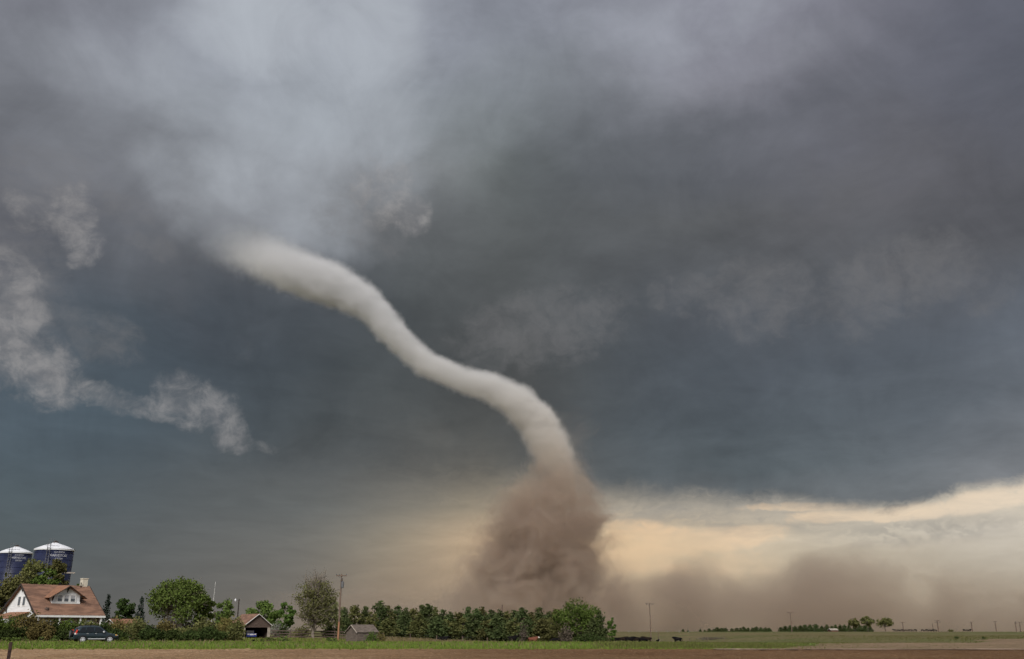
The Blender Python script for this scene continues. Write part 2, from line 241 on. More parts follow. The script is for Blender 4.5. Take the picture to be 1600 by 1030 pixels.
    gap = k.m('MULTIPLY', gap, k.step(k.m('ABSOLUTE', az0), 75.0, 40.0))
    upper = k.mix(1.0, upper, (1.015, 0.99, 0.985, 1), 'MULTIPLY')
    sky = k.mix(gap, upper, lower)
    # paler rags and scud hanging below the deck
    rag = k.m('ADD', k.m('ADD', k.m('MULTIPLY', curl, 0.42), k.m('MULTIPLY', wisp, 0.28)), k.m('MULTIPLY', fine, 0.30))
    fu = union(FAINT, 1.7, azw, elw)
    fm = k.step(k.m('ADD', fu, k.m('MULTIPLY', k.m('SUBTRACT', rag, 0.5), 3.4)), 0.2, 1.6)
    fm = k.m('MULTIPLY', fm, k.step(fu, 0.0, 0.5))
    sky = k.mix(k.m('MULTIPLY', fm, 0.5), sky, (*srgb(120, 119, 120), 1))
    su = union(SCUD, 1.5, azw, elw)
    sm = k.step(k.m('ADD', su, k.m('MULTIPLY', k.m('SUBTRACT', rag, 0.5), 3.2)), 0.12, 1.45)
    sm = k.m('MULTIPLY', sm, k.step(su, 0.0, 0.4))
    scol = k.mix(k.step(fine, 0.35, 0.65), (*srgb(130, 129, 131), 1), (*srgb(162, 159, 158), 1))
    sky = k.mix(k.m('MULTIPLY', sm, 0.6), sky, scol)
    # daylight that filters through the overcast
    st = k.n('ShaderNodeTexSky', sky_type='NISHITA')
    st.sun_disc = False
    st.sun_elevation = R(SUN_EL)
    st.sun_rotation = R(SUN_AZ)
    thin = k.mix(1.0, st.outputs[0], (0.0004, 0.0004, 0.0004, 1), 'MULTIPLY')
    g = 0.5 ** EXPOSURE
    cloud = k.mix(1.0, sky, (g, g, g, 1), 'MULTIPLY')
    tot = k.mix(1.0, cloud, thin, 'ADD')
    bg = k.n('ShaderNodeBackground')
    k.put(bg.inputs[0], tot)
    bg.inputs[1].default_value = 1.0
    out = k.n('ShaderNodeOutputWorld')
    t.links.new(bg.outputs[0], out.inputs[0])

build_world()

# ------------------------------------------------------------------ helpers
def S(a, b, x):
    t = max(0.0, min(1.0, (x - a) / (b - a)))
    return t * t * (3 - 2 * t)


def terrain(x, y):
    """height of the land: level by the field and the farm, a shallow hollow in the pasture, a low rise, then falling away"""
    low = S(-34, 14, x) * (1 - S(34, 64, x))
    z = -1.55 * low * S(93, 126, y) * (1 - S(250, 470, y))
    z += 0.35 * S(250, 480, y)
    z -= 3.0 * S(505, 640, y) + 12.0 * S(640, 3000, y)
    z += 0.10 * S(84, 92, y) * (1 - S(93, 97, y))
    return z


def bearing_x(px, y):
    """sideways distance of a thing seen at column px of the picture when it stands y metres away"""
    return (px - 800.0) / 1514.3 * y


def height_at(py, y):
    v = (515.0 - py) / 1440.0
    return EYE + y * (math.sin(TILT) + v * math.cos(TILT)) / (math.cos(TILT) - v * math.sin(TILT))


class MB:
    """collects faces and links them as one mesh object"""
    def __init__(s):
        s.v, s.f, s.mi = [], [], []
    def add(s, vs, fs, M=None):
        b = len(s.v)
        s.v += [tuple(M @ Vector(p)) for p in vs] if M is not None else [tuple(p) for p in vs]
        s.f += [tuple(i + b for i in f) for f in fs]
    def box(s, x0, x1, y0, y1, z0, z1, M=None):
        vs = [(x0, y0, z0), (x1, y0, z0), (x1, y1, z0), (x0, y1, z0), (x0, y0, z1), (x1, y0, z1), (x1, y1, z1), (x0, y1, z1)]
        s.add(vs, [(0, 3, 2, 1), (4, 5, 6, 7), (0, 1, 5, 4), (1, 2, 6, 5), (2, 3, 7, 6), (3, 0, 4, 7)], M)
    def bar(s, a, b, w, h=None, up=(0, 0, 1)):
        a, b = Vector(a), Vector(b)
        d = (b - a).normalized()
        u = Vector(up)
        if abs(d.dot(u)) > 0.98:
            u = Vector((0, 1, 0))
        r = d.cross(u).normalized(); u = r.cross(d)
        h = h or w
        vs = []
        for p in (a, b):
            for i, j in ((-1, -1), (1, -1), (1, 1), (-1, 1)):
                vs.append(p + r * (i * w / 2) + u * (j * h / 2))
        s.add(vs, [(3, 2, 1, 0), (4, 5, 6, 7), (0, 1, 5, 4), (1, 2, 6, 5), (2, 3, 7, 6), (3, 0, 4, 7)])
    def tube(s, pts, rad, n=8, caps=True):
        pts = [Vector(p) for p in pts]
        rings = []
        ref = Vector((0, 1, 0))
        for i, p in enumerate(pts):
            d = (pts[min(i + 1, len(pts) - 1)] - pts[max(i - 1, 0)])
            d = d.normalized() if d.length > 1e-9 else Vector((0, 0, 1))
            u = ref if abs(d.dot(ref)) < 0.95 else Vector((1, 0, 0))
            r = d.cross(u).normalized(); u2 = d.cross(r)
            rings.append([p + (r * math.cos(a) + u2 * math.sin(a)) * rad[i] for a in [q * math.tau / n for q in range(n)]])
        s.loft(rings, caps)
    def loft(s, rings, caps=True, closed=True):
        b = len(s.v); n = len(rings[0])
        for r in rings:
            s.v += [tuple(p) for p in r]
        for i in range(len(rings) - 1):
            for j in range(n if closed else n - 1):
                k = (j + 1) % n
                s.f.append((b + i * n + j, b + i * n + k, b + (i + 1) * n + k, b + (i + 1) * n + j))
        if caps:
            s.f.append(tuple(b + j for j in reversed(range(n))))
            e = b + (len(rings) - 1) * n
            s.f.append(tuple(e + j for j in range(n)))
    def lathe(s, prof, n=24, M=None, caps=True):
        rings = []
        for r, z in prof:
            ring = [Vector((math.cos(a) * r, math.sin(a) * r, z)) for a in [q * math.tau / n for q in range(n)]]
            rings.append([M @ p for p in ring] if M is not None else ring)
        s.loft(rings, caps)
    def quad(s, a, b, c, d):
        s.add([a, b, c, d], [(0, 1, 2, 3)])
    def mesh(s, name, mat):
        me = bpy.data.meshes.new(name)
        me.from_pydata(s.v, [], s.f)
        if mat:
            me.materials.append(mat)
        me.validate()
        return me
    def build(s, name, mat, parent=None, smooth=False, loc=None):
        me = s.mesh(name, mat)
        if smooth:
            me.polygons.foreach_set('use_smooth', [True] * len(me.polygons))
        return link(name, me, parent, loc)


def link(name, me, parent=None, loc=None):
    o = bpy.data.objects.new(name, me)
    COL.objects.link(o)
    if parent is not None:
        o.parent = parent
    if loc is not None:
        o.location = loc
    return o


def thing(name, label, cat, loc=(0, 0, 0), rz=0.0, group=None, scale=None):
    o = bpy.data.objects.new(name, None)
    o.empty_display_size = 0.3
    COL.objects.link(o)
    o.location = loc
    o.rotation_euler = (0, 0, rz)
    if scale is not None:
        o.scale = scale
    return tag(o, label, cat, group)


def tag(o, label, cat=None, group=None, kind=None):
    o['label'] = label
    if cat:
        o['category'] = cat
    if group:
        o['group'] = group
    if kind:
        o['kind'] = kind
    return o


def mesh_np(name, verts, nper, mat):
    """mesh of separate little polygons with nper corners each"""
    verts = np.asarray(verts, dtype=np.float32)
    nv = len(verts); nf = nv // nper
    me = bpy.data.meshes.new(name)
    me.vertices.add(nv)
    me.vertices.foreach_set('co', verts.ravel())
    me.loops.add(nv)
    me.loops.foreach_set('vertex_index', np.arange(nv, dtype=np.int32))
    me.polygons.add(nf)
    me.polygons.foreach_set('loop_start', np.arange(0, nv, nper, dtype=np.int32))
    me.polygons.foreach_set('loop_total', np.full(nf, nper, dtype=np.int32))
    me.update(calc_edges=True)
    me.materials.append(mat)
    return me


# ------------------------------------------------------------------ materials
MAT = {}


def material(name, col, rough=0.8, var=0.0, vscale=2.0, spec=0.3, metal=0.0, bump=0.0, bscale=20.0, col2=None, stretch=None, coat=0.0):
    m = bpy.data.materials.new(name)
    m.use_nodes = True
    t = m.node_tree
    k = NT(t)
    b = t.nodes['Principled BSDF']
    b.inputs['Roughness'].default_value = rough
    b.inputs['Specular IOR Level'].default_value = spec
    b.inputs['Metallic'].default_value = metal
    b.inputs['Coat Weight'].default_value = coat
    p = k.n('ShaderNodeTexCoord').outputs['Object']
    if stretch:
        p = k.vm('MULTIPLY', p, stretch)
    if var > 0 or col2:
        nz = k.noise(p, vscale, 6.0, 0.6)
        c2 = col2 or tuple(c * (1 - var) for c in col)
        c1 = col if col2 else tuple(min(1, c * (1 + var)) for c in col)
        c = k.mix(k.step(nz, 0.34, 0.66), (*c2, 1), (*c1, 1))
        k.put(b.inputs['Base Color'], c)
    else:
        b.inputs['Base Color'].default_value = (*col, 1)
    if bump > 0:
        bn = k.n('ShaderNodeBump')
        bn.inputs['Strength'].default_value = bump
        bn.inputs['Distance'].default_value = 0.05
        k.put(bn.inputs['Height'], k.noise(p, bscale, 5.0, 0.6))
        t.links.new(bn.outputs[0], b.inputs['Normal'])
    MAT[name] = m
    return m


def leaf_material(name, dark, light, trans=0.25):
    """leaves that differ one from the next"""
    m = bpy.data.materials.new(name)
    m.use_nodes = True
    t = m.node_tree
    t.nodes.clear()
    k = NT(t)
    rnd = k.n('ShaderNodeNewGeometry').outputs['Random Per Island']
    orr = k.n('ShaderNodeObjectInfo').outputs['Random']
    p = k.n('ShaderNodeTexCoord').outputs['Object']
    f = k.m('ADD', k.m('MULTIPLY', rnd, 0.55), k.step(k.noise(p, 0.9, 3.0, 0.6), 0.3, 0.7, 0.0, 0.45, 'LINEAR'))
    c = k.mix(f, (*dark, 1), (*light, 1))
    hv = k.n('ShaderNodeHueSaturation')
    k.put(hv.inputs['Hue'], k.m('MULTIPLY_ADD', orr, 0.03, 0.485))
    k.put(hv.inputs['Value'], k.m('MULTIPLY_ADD', orr, 0.35, 0.83))
    k.put(hv.inputs['Color'], c)
    d = k.n('ShaderNodeBsdfDiffuse')
    tr = k.n('ShaderNodeBsdfTranslucent')
    k.put(d.inputs[0], hv.outputs[0]); k.put(tr.inputs[0], hv.outputs[0])
    mx = k.n('ShaderNodeMixShader')
    mx.inputs[0].default_value = trans
    t.links.new(d.outputs[0], mx.inputs[1]); t.links.new(tr.outputs[0], mx.inputs[2])
    o = k.n('ShaderNodeOutputMaterial')
    t.links.new(mx.outputs[0], o.inputs[0])
    MAT[name] = m
    return m


def patchy(name, cols, scales, rough=0.95, stretch=(1, 1, 1), bump=0.5, spread=False):
    """ground cover: three colours in drifting patches"""
    m = bpy.data.materials.new(name)
    m.use_nodes = True
    t = m.node_tree
    k = NT(t)
    b = t.nodes['Principled BSDF']
    b.inputs['Roughness'].default_value = rough
    b.inputs['Specular IOR Level'].default_value = 0.1
    p = k.vm('MULTIPLY', k.n('ShaderNodeTexCoord').outputs['Object'], stretch)
    n1 = k.noise(p, scales[0], 6.0, 0.62, 0.4)
    n2 = k.noise(p, scales[1], 6.0, 0.65)
    n3 = k.noise(p, scales[2], 3.0, 0.7)
    c = k.mix(k.step(n1, 0.38, 0.62), (*cols[0], 1), (*cols[1], 1))
    c = k.mix(k.m('MULTIPLY', k.step(n2, 0.45, 0.68), 0.7), c, (*cols[2], 1))
    if spread:      # paler soil to the left, darker and redder to the right, with pale stones and straw
        xx = k.sep(k.n('ShaderNodeTexCoord').outputs['Object'])[0]
        c = k.mix(k.step(k.m('ADD', xx, k.m('MULTIPLY', n1, 14.0)), -26.0, 16.0), c, k.mix(1.0, c, (0.40, 0.335, 0.285, 1), 'MULTIPLY'))
        c = k.mix(k.step(k.noise(p, 16.0, 2.0, 0.5), 0.64, 0.72), c, (0.42, 0.33, 0.22, 1))
    sp = k.step(n3, 0.25, 0.75, 0.5, 1.5, 'LINEAR')
    c = k.mix(1.0, c, k.xyz(sp, sp, sp), 'MULTIPLY')
    k.put(b.inputs['Base Color'], c)
    bn = k.n('ShaderNodeBump')
    bn.inputs['Strength'].default_value = bump
    bn.inputs['Distance'].default_value = 0.08
    k.put(bn.inputs['Height'], n3)
    t.links.new(bn.outputs[0], b.inputs['Normal'])
    MAT[name] = m
    return m


patchy('pasture', [(0.135, 0.112, 0.050), (0.098, 0.110, 0.036), (0.185, 0.138, 0.082)], (0.012, 0.05, 1.6), stretch=(1, 0.45, 1))
patchy('soil', [(0.37, 0.24, 0.135), (0.29, 0.18, 0.098), (0.45, 0.31, 0.19)], (0.05, 0.4, 7.0), spread=True)
patchy('soil_pale', [(0.20, 0.14, 0.085), (0.24, 0.165, 0.108), (0.165, 0.125, 0.062)], (0.03, 0.12, 2.0), stretch=(0.5, 1, 1))
patchy('track', [(0.33, 0.235, 0.17), (0.29, 0.2, 0.14), (0.36, 0.26, 0.19)], (0.08, 0.4, 4.0))
patchy('verge', [(0.10, 0.165, 0.034), (0.15, 0.22, 0.046), (0.19, 0.175, 0.078)], (0.06, 0.3, 3.0))

material('siding', (0.80, 0.80, 0.80), 0.6, 0.12, 1.6, bump=0.2, bscale=9.0, stretch=(0.4, 0.4, 6))
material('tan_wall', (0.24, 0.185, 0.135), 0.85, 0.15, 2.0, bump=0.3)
material('white_trim', (0.80, 0.79, 0.76), 0.6, 0.05)
material('shingle', (0.27, 0.15, 0.098), 0.9, bump=0.8, bscale=7.0, col2=(0.15, 0.084, 0.058), vscale=1.3, stretch=(0.5, 1, 2.5))
material('shingle_red', (0.30, 0.15, 0.088), 0.9, bump=0.5, bscale=7.0, col2=(0.22, 0.11, 0.066), vscale=1.8)
material('dark_wood_and_shade', (0.045, 0.035, 0.03), 0.8, 0.2)  # dark trim and fittings; also the painted shade inside the open garage
material('grey_wood', (0.17, 0.137, 0.112), 0.9, bump=0.5, bscale=5.0, col2=(0.095, 0.074, 0.060), vscale=2.2, stretch=(1, 1, 5))
material('brown_wood', (0.12, 0.085, 0.068), 0.9, bump=0.4, bscale=5.0, col2=(0.075, 0.052, 0.042), vscale=2.0, stretch=(1, 1, 5))
material('pale_wood', (0.34, 0.29, 0.24), 0.85, 0.2, 1.5)
material('pole_wood', (0.15, 0.105, 0.08), 0.9, 0.25, 2.0, stretch=(4, 4, 0.5))
material('pole_base', (0.30, 0.155, 0.085), 0.9, 0.18, 2.0, stretch=(4, 4, 0.5))
material('grey_metal', (0.14, 0.14, 0.145), 0.5, 0.1, metal=0.3)
material('chimney_brick', (0.62, 0.56, 0.45), 0.85, 0.08, 3.0)
material('glass', (0.10, 0.11, 0.12), 0.12, spec=0.6)
material('curtain', (0.42, 0.42, 0.44), 0.8, 0.15, 3.0)
material('silo_blue', (0.017, 0.021, 0.052), 0.4, 0.2, 0.7, spec=0.35)
material('silo_white', (0.80, 0.80, 0.82), 0.45, 0.04)
material('silo_seam', (0.018, 0.022, 0.06), 0.5)
material('letter_white', (0.52, 0.52, 0.55), 0.6)
material('letter_dark', (0.03, 0.03, 0.05), 0.6)
material('car_paint', (0.016, 0.028, 0.034), 0.22, spec=0.5, coat=0.6)
material('car_glass', (0.008, 0.011, 0.013), 0.08, spec=0.6)
material('car_black', (0.012, 0.012, 0.013), 0.6)
material('tyre', (0.014, 0.014, 0.015), 0.85)
material('alloy', (0.68, 0.69, 0.70), 0.35, metal=0.2)
material('lamp_red', (0.55, 0.05, 0.03), 0.2, spec=0.6)
material('lamp_clear', (0.75, 0.70, 0.66), 0.15, spec=0.6)
material('lamp_amber', (0.72, 0.42, 0.12), 0.2, spec=0.6)
material('bark', (0.105, 0.085, 0.068), 0.95, 0.3, 3.0, bump=0.6, stretch=(3, 3, 0.6))
material('bark_pale', (0.20, 0.165, 0.13), 0.95, 0.25, 3.0, bump=0.6, stretch=(3, 3, 0.6))
material('rust', (0.040, 0.022, 0.018), 0.85, 0.3, 6.0)
material('post_white', (0.5, 0.49, 0.46), 0.7, 0.1)
material('hide_black', (0.009, 0.008, 0.008), 0.9, 0.2, 3.0, spec=0.05)
material('hide_brown', (0.020, 0.014, 0.011), 0.9, 0.3, 3.0, spec=0.05)
material('tarp_blue', (0.05, 0.07, 0.28), 0.5, 0.2)
material('barn_red', (0.12, 0.055, 0.04), 0.85, 0.2)
leaf_material('leaf_fresh', (0.066, 0.098, 0.024), (0.168, 0.22, 0.056))
leaf_material('leaf_mid', (0.056, 0.09, 0.022), (0.14, 0.195, 0.046))
leaf_material('leaf_olive', (0.095, 0.1, 0.034), (0.205, 0.2, 0.076))
leaf_material('leaf_budding', (0.095, 0.10, 0.038), (0.205, 0.205, 0.082))
leaf_material('leaf_rust', (0.105, 0.082, 0.03), (0.205, 0.168, 0.064))
leaf_material('leaf_dark', (0.028, 0.042, 0.015), (0.075, 0.105, 0.031))
leaf_material('leaf_cedar', (0.038, 0.058, 0.022), (0.118, 0.142, 0.054), 0.12)
leaf_material('leaf_cedar_warm', (0.064, 0.068, 0.024), (0.155, 0.152, 0.056), 0.12)
leaf_material('leaf_spruce', (0.018, 0.027, 0.020), (0.042, 0.056, 0.040), 0.1)
leaf_material('twig_grey', (0.09, 0.074, 0.056), (0.165, 0.135, 0.10), 0.1)
leaf_material('blossom', (0.17, 0.17, 0.14), (0.34, 0.34, 0.30), 0.2)
leaf_material('grass', (0.085, 0.140, 0.022), (0.25, 0.305, 0.068), 0.3)
leaf_material('grass_dry', (0.15, 0.125, 0.055), (0.28, 0.215, 0.125), 0.2)
leaf_material('grass_pasture', (0.085, 0.095, 0.026), (0.155, 0.15, 0.055), 0.2)


def hereford():
    m = material('hide_hereford', (0.15, 0.050, 0.026), 0.75)
    t = m.node_tree
    k = NT(t)
    x, y, z = k.sep(k.n('ShaderNodeTexCoord').outputs['Object'])
    white = k.m('MAXIMUM', k.step(x, 0.93, 1.02), k.m('MULTIPLY', k.step(z, 0.58, 0.5), k.step(x, -0.7, 0.4)))
    k.put(t.nodes['Principled BSDF'].inputs['Base Color'], k.mix(white, (0.15, 0.050, 0.026, 1), (0.72, 0.66, 0.58, 1)))
hereford()


# ------------------------------------------------------------------ land
def grid_sheet(name, xs, ys, zf, mat, label):
    nx, ny = len(xs), len(ys)
    vs = [(x, y, zf(x, y)) for y in ys for x in xs]
    fs = [(j * nx + i, j * nx + i + 1, (j + 1) * nx + i + 1, (j + 1) * nx + i) for j in range(ny - 1) for i in range(nx - 1)]
    me = bpy.data.meshes.new(name)
    me.from_pydata(vs, [], fs)
    me.materials.append(MAT[mat])
    me.polygons.foreach_set('use_smooth', [True] * len(fs))
    o = link(name, me)
    tag(o, label, kind='structure')
    return o


def spread(a, b, n, p=1.0):
    return [a + (b - a) * (i / n) ** p for i in range(n + 1)]


FIELD_Y, VERGE_Y = 69.0, 94.0
gx = [-9000, -4000, -2000, -1000, -500, -300] + spread(-240, 240, 120) + [300, 500, 1000, 2000, 4000, 9000]
gy = [-6000, -2000, -500, -100, -20, 20, 60, 80, 90] + spread(93, 133, 20) + spread(140, 520, 38) + spread(540, 680, 14) + [800, 1200, 2000, 3000, 6000, 12000]
grid_sheet('ground', gx, gy, lambda x, y: terrain(x, y) - (0.03 if y < 93 else 0.0), 'pasture', 'green and tan pasture rolling off to the horizon')


def field_z(x, y):
    if abs(x) > 60 or y < 36:
        return 0.0
    n = mnoise.noise(Vector((x * 0.5, y * 0.5, 0))) * 0.035 + mnoise.noise(Vector((x * 2.1, y * 2.1, 3))) * 0.04
    return n + random.uniform(-0.03, 0.03) + (0.06 * random.random() if random.random() < 0.12 else 0.0)


random.seed(4)
fx = [-400, -150, -60] + spread(-48, 48, 340) + [60, 150, 400]
fy = [-60, 0, 30] + spread(36, FIELD_Y, 120)
grid_sheet('field', fx, fy, lambda x, y: field_z(x, y) + 0.01 + 0.03 * S(66, 69, y), 'soil', 'bare brown ploughed field in the foreground')
vx = [-400, -150] + spread(-100, 34, 40)
grid_sheet('verge', vx, spread(FIELD_Y, VERGE_Y, 14), lambda x, y: terrain(x, y) + 0.035, 'verge', 'strip of bright green grass along the far edge of the field')
# bare land on the far right and a pale track along the field edge
bx = [55 + i * 2.0 for i in range(60)]
def bare_edge(r):
    return 69 + 22 * S(0.24, 0.33, r) + 24 * S(0.33, 0.45, r) + 32 * S(0.475, 0.505, r)


def bare_z(x, y):
    r = x / y + 0.012 * math.sin(y * 0.5) + 0.008 * mnoise.noise(Vector((x * 0.2, y * 0.2, 5)))
    far = bare_edge(r)
    return terrain(x, y) + 0.055 - 0.5 * S(far - 0.6, far + 1.0, y)


grid_sheet('bare_land', spread(16, 150, 134), spread(FIELD_Y - 0.2, 150, 90), bare_z, 'soil_pale', 'bare pale brown land at the far right')
grid_sheet('dirt_track', spread(14, 90, 40), spread(66.2, 68.6, 4), lambda x, y: 0.075 + 0.02 * math.sin(x * 0.7) * math.sin(y * 2), 'track', 'pale dirt track along the right of the field edge')


def blades(name, n, xf, hmin, hmax, width, mat, label, seed, zoff=0.03, cat='grass'):
    """n upright leaning blades standing on the land"""
    rg = np.random.default_rng(seed)
    x, y = xf(rg, n)
    keep = np.array([b_ > bare_edge(a_ / b_) + 1.5 * (q_ - 0.5) * 12 or q_ > 0.93 for a_, b_, q_ in zip(x, y, rg.uniform(0, 1, n))])
    x, y = x[keep], y[keep]
    n = len(x)
    z = np.array([terrain(a, b) for a, b in zip(x, y)]) + zoff
    h = rg.uniform(hmin, hmax, n) * rg.uniform(0.6, 1.0, n)
    h *= 1.0 - 0.72 * np.clip((x - 2.0) / 22.0, 0, 1)      # the strip is grazed short towards the right
    a = rg.uniform(0, math.tau, n)
    w = width * rg.uniform(0.6, 1.4, n)
    lx, ly = rg.normal(0, 0.35, n) * h, rg.normal(0, 0.35, n) * h
    v = np.zeros((n, 3, 3))
    v[:, 0] = np.stack([x - np.cos(a) * w, y - np.sin(a) * w, z - 0.04], 1)
    v[:, 1] = np.stack([x + np.cos(a) * w, y + np.sin(a) * w, z - 0.04], 1)
    v[:, 2] = np.stack([x + lx, y + ly, z + h], 1)
    o = link(name, mesh_np(name, v.reshape(-1, 3), 3, MAT[mat]))
    return tag(o, label, cat, kind='stuff')


def verge_xy(rg, n):
    y = rg.uniform(FIELD_Y + 0.4, VERGE_Y, n)
    y += 0.8 * np.sin(y * 3)
    y = np.clip(y, FIELD_Y - 0.3, VERGE_Y + 1)
    x = -0.56 + 0.86 * rg.uniform(0, 1, n) ** 1.15
    return x * y, y
def yard_xy(rg, n):
    y = rg.uniform(94, 150, n)
    return rg.uniform(-0.56, -0.10, n) * y, y
def hollow_xy(rg, n):
    y = rg.uniform(95, 240, n)
    return rg.uniform(-0.14, 0.58, n) * y, y
def edge_xy(rg, n):
    y = FIELD_Y + rg.normal(0, 0.7, n)
    return rg.uniform(-0.56, 0.3, n) * y, y
def right_xy(rg, n):
    y = rg.uniform(FIELD_Y + 0.3, VERGE_Y + 3, n)
    return (0.08 + 0.30 * rg.uniform(0, 1, n) ** 0.9 + 0.16 * rg.uniform(0, 1, n) ** 3) * y, y
def crest_xy(rg, n):
    y = rg.uniform(90, 98, n)
    return rg.uniform(-0.3, 0.2, n) * y, y
blades('grass', 46000, verge_xy, 0.10, 0.30, 0.05, 'grass', 'bright green grass on the strip beyond the field', 1)
blades('yard_grass', 30000, yard_xy, 0.10, 0.30, 0.06, 'grass', 'rough green grass round the farmyard', 2)
blades('olive_grass', 22000, right_xy, 0.2, 0.5, 0.06, 'grass_pasture', 'short olive grass on the right half of the strip', 8)
blades('straw', 9000, lambda rg, n: (lambda y: (rg.uniform(-0.56, 0.42, n) * y, y))(rg.uniform(70, 150, n)), 0.2, 0.5, 0.05, 'grass_dry', 'scattered dry straw in the green grass', 9)
blades('pasture_grass', 22000, hollow_xy, 0.12, 0.4, 0.07, 'grass_pasture', 'olive pasture grass in the hollow beyond the strip', 3)
blades('dry_grass', 9000, lambda rg, n: (lambda y: (rg.uniform(-0.14, 0.03, n) * y, y))(rg.uniform(120, 190, n)), 0.2, 0.55, 0.06, 'grass_dry', 'tan dry grass in front of the cedar windbreak', 5)
blades('field_edge_grass', 5000, edge_xy, 0.08, 0.3, 0.05, 'grass', 'ragged grass along the edge of the ploughed field', 6)
blades('crest_grass', 9000, crest_xy, 0.12, 0.3, 0.05, 'grass', 'pale green grass along the far lip of the strip', 7)

# ------------------------------------------------------------------ trees and shrubs
def leaf_quads(rg, c, size, up=0.0):
    """a small randomly turned pointed leaf-spray at each point"""
    n = len(c)
    d = rg.normal(0, 1, (n, 3)); d[:, 2] += up
    d /= np.linalg.norm(d, axis=1, keepdims=True)
    e = rg.normal(0, 1, (n, 3))
    e = np.cross(d, e); e /= np.linalg.norm(e, axis=1, keepdims=True) + 1e-9
    s = (size * rg.uniform(0.5, 1.3, n))[:, None]
    v = np.zeros((n, 4, 3))
    v[:, 0] = c - d * s * 0.6
    v[:, 1] = c + e * s * 0.42
    v[:, 2] = c + d * s * 0.6
    v[:, 3] = c - e * s * 0.42
    return v.reshape(-1, 3)


def wood(rg, m, start, end, r0, r1, sag=0.12, n=5, sides=5):
    a, b = Vector(start), Vector(end)
    L = (b - a).length
    off = Vector(rg.normal(0, 1, 3)) * L * sag * 0.5
    pts = [a.lerp(b, i / n) + off * math.sin(math.pi * i / n) + Vector(rg.normal(0, 1, 3)) * L * 0.012 * (0 < i < n) for i in range(n + 1)]
    m.tube(pts, [r0 + (r1 - r0) * i / n for i in range(n + 1)], sides)
    return pts


def broadleaf(name, label, px, y, top, wpx, leaf, bark='bark', seed=1, trunks=1, bole=0.15, leaves=2600, size=0.34, clumps=46,
              depth=None, twigs=0, hollow=0.3, group=None, z0=None, lean=0.0, cat='tree', open_core=0.0, bare=0):
    """tree whose crown reaches from the fraction bole of its height to the top"""
    rg = np.random.default_rng(seed)
    x = bearing_x(px, y)
    zb = terrain(x, y) if z0 is None else z0
    H = height_at(top, y) - zb
    rx = wpx / 2.0 / 1514.0 * y
    ry = depth or rx
    t = thing(name, label, cat, (x, y, zb), 0, group)
    zl = H * bole
    zc = zl + (H - zl) * 0.48
    cs, cr = [], []
    lob = rg.uniform(0, math.tau, 3)
    while len(cs) < clumps:
        p = rg.normal(0, 1, 3); p /= np.linalg.norm(p)
        rr = (hollow ** 3 + (1 - hollow ** 3) * rg.uniform()) ** (1 / 3.0)
        q = p * rr
        if open_core and q[2] < 0.1 and (math.hypot(q[0], q[1]) < open_core or rg.uniform() < 0.62):
            continue
        a = math.atan2(q[1], q[0])
        w = 0.89 + 0.10 * math.sin(2 * a + lob[0] + 2.5 * q[2]) + 0.10 * math.sin(5 * a + lob[1] - 3 * q[2])
        s = rg.uniform(0.10, 0.20)
        k = (1 - s * 0.9) * w
        zz = zc + q[2] * ((H - zc) if q[2] > 0 else (zc - zl)) * (1 - s * 0.7)
        cs.append((q[0] * rx * k + lean * q[2], q[1] * ry * k, zz)); cr.append(s * rx * 1.25)
    m = MB()
    bases = []
    for k in range(trunks):
        a = math.tau * k / max(trunks, 1) + seed
        s = 0.0 if trunks == 1 else 0.08 * rx
        ex = 0.0 if trunks == 1 else 0.40 * rx * rg.uniform(0.5, 1.2)
        r0 = H * (0.026 if trunks == 1 else 0.014)
        end = (math.cos(a) * ex, math.sin(a) * ex * 0.8, H * rg.uniform(0.66, 0.82))
        bases.append(wood(rg, m, (math.cos(a) * s, math.sin(a) * s, -0.15), end, r0, r0 * 0.3, 0.06, 8, 7))
    for c, rad in zip(cs, cr):
        tr = bases[int(rg.integers(len(bases)))]
        want = c[2] - (0.12 + 0.25 * rg.uniform()) * math.hypot(c[0], c[1]) - 0.06 * H
        st = min(tr[1:], key=lambda p: abs(p.z - max(want, H * 0.12)))
        r0 = H * 0.007
        lp = wood(rg, m, st, c, r0, r0 * 0.3, 0.18, 4, 4)
        for _ in range(twigs):
            e = Vector(c) + Vector(rg.normal(0, 1, 3)) * rad * 1.0 + Vector((0, 0, rad * 0.5))
            wood(rg, m, lp[-2].lerp(lp[-1], rg.uniform(0, 1)), e, r0 * 0.4, r0 * 0.12, 0.15, 2, 3)
    for _ in range(bare):                      # bare twigs standing out of the crown top
        a, rr = rg.uniform(0, math.tau), rg.uniform(0, 0.55) * rx
        e = Vector((math.cos(a) * rr, math.sin(a) * rr, H * rg.uniform(0.96, 1.09)))
        lp = wood(rg, m, Vector((e.x * 0.4, e.y * 0.4, H * 0.62)), e, H * 0.006, H * 0.0015, 0.12, 4, 4)
        for _q in range(3):
            wood(rg, m, lp[2 + _q % 2], lp[-1] + Vector(rg.normal(0, 1, 3)) * rx * 0.16, H * 0.0025, H * 0.001, 0.1, 2, 3)
    m.build('trunk', MAT[bark], t)
    if leaves:
        P = []
        tot = sum(r * r for r in cr)
        for c, rad in zip(cs, cr):
            k = int(leaves * rad * rad / tot * rg.uniform(0.6, 1.4)) + 2
            g = rg.normal(0, 1, (k, 3)); g /= np.linalg.norm(g, axis=1, keepdims=True)
            g *= (rg.uniform(0, 1, (k, 1)) ** 0.45) * rad * np.array([1.35, 1.35, 1.0])
            P.append(np.array(c) + g)
        P = np.concatenate(P)
        P = P[P[:, 2] > 0.15]
        link('crown', mesh_np('crown', leaf_quads(rg, P, size), 4, MAT[leaf]), t)
    return t


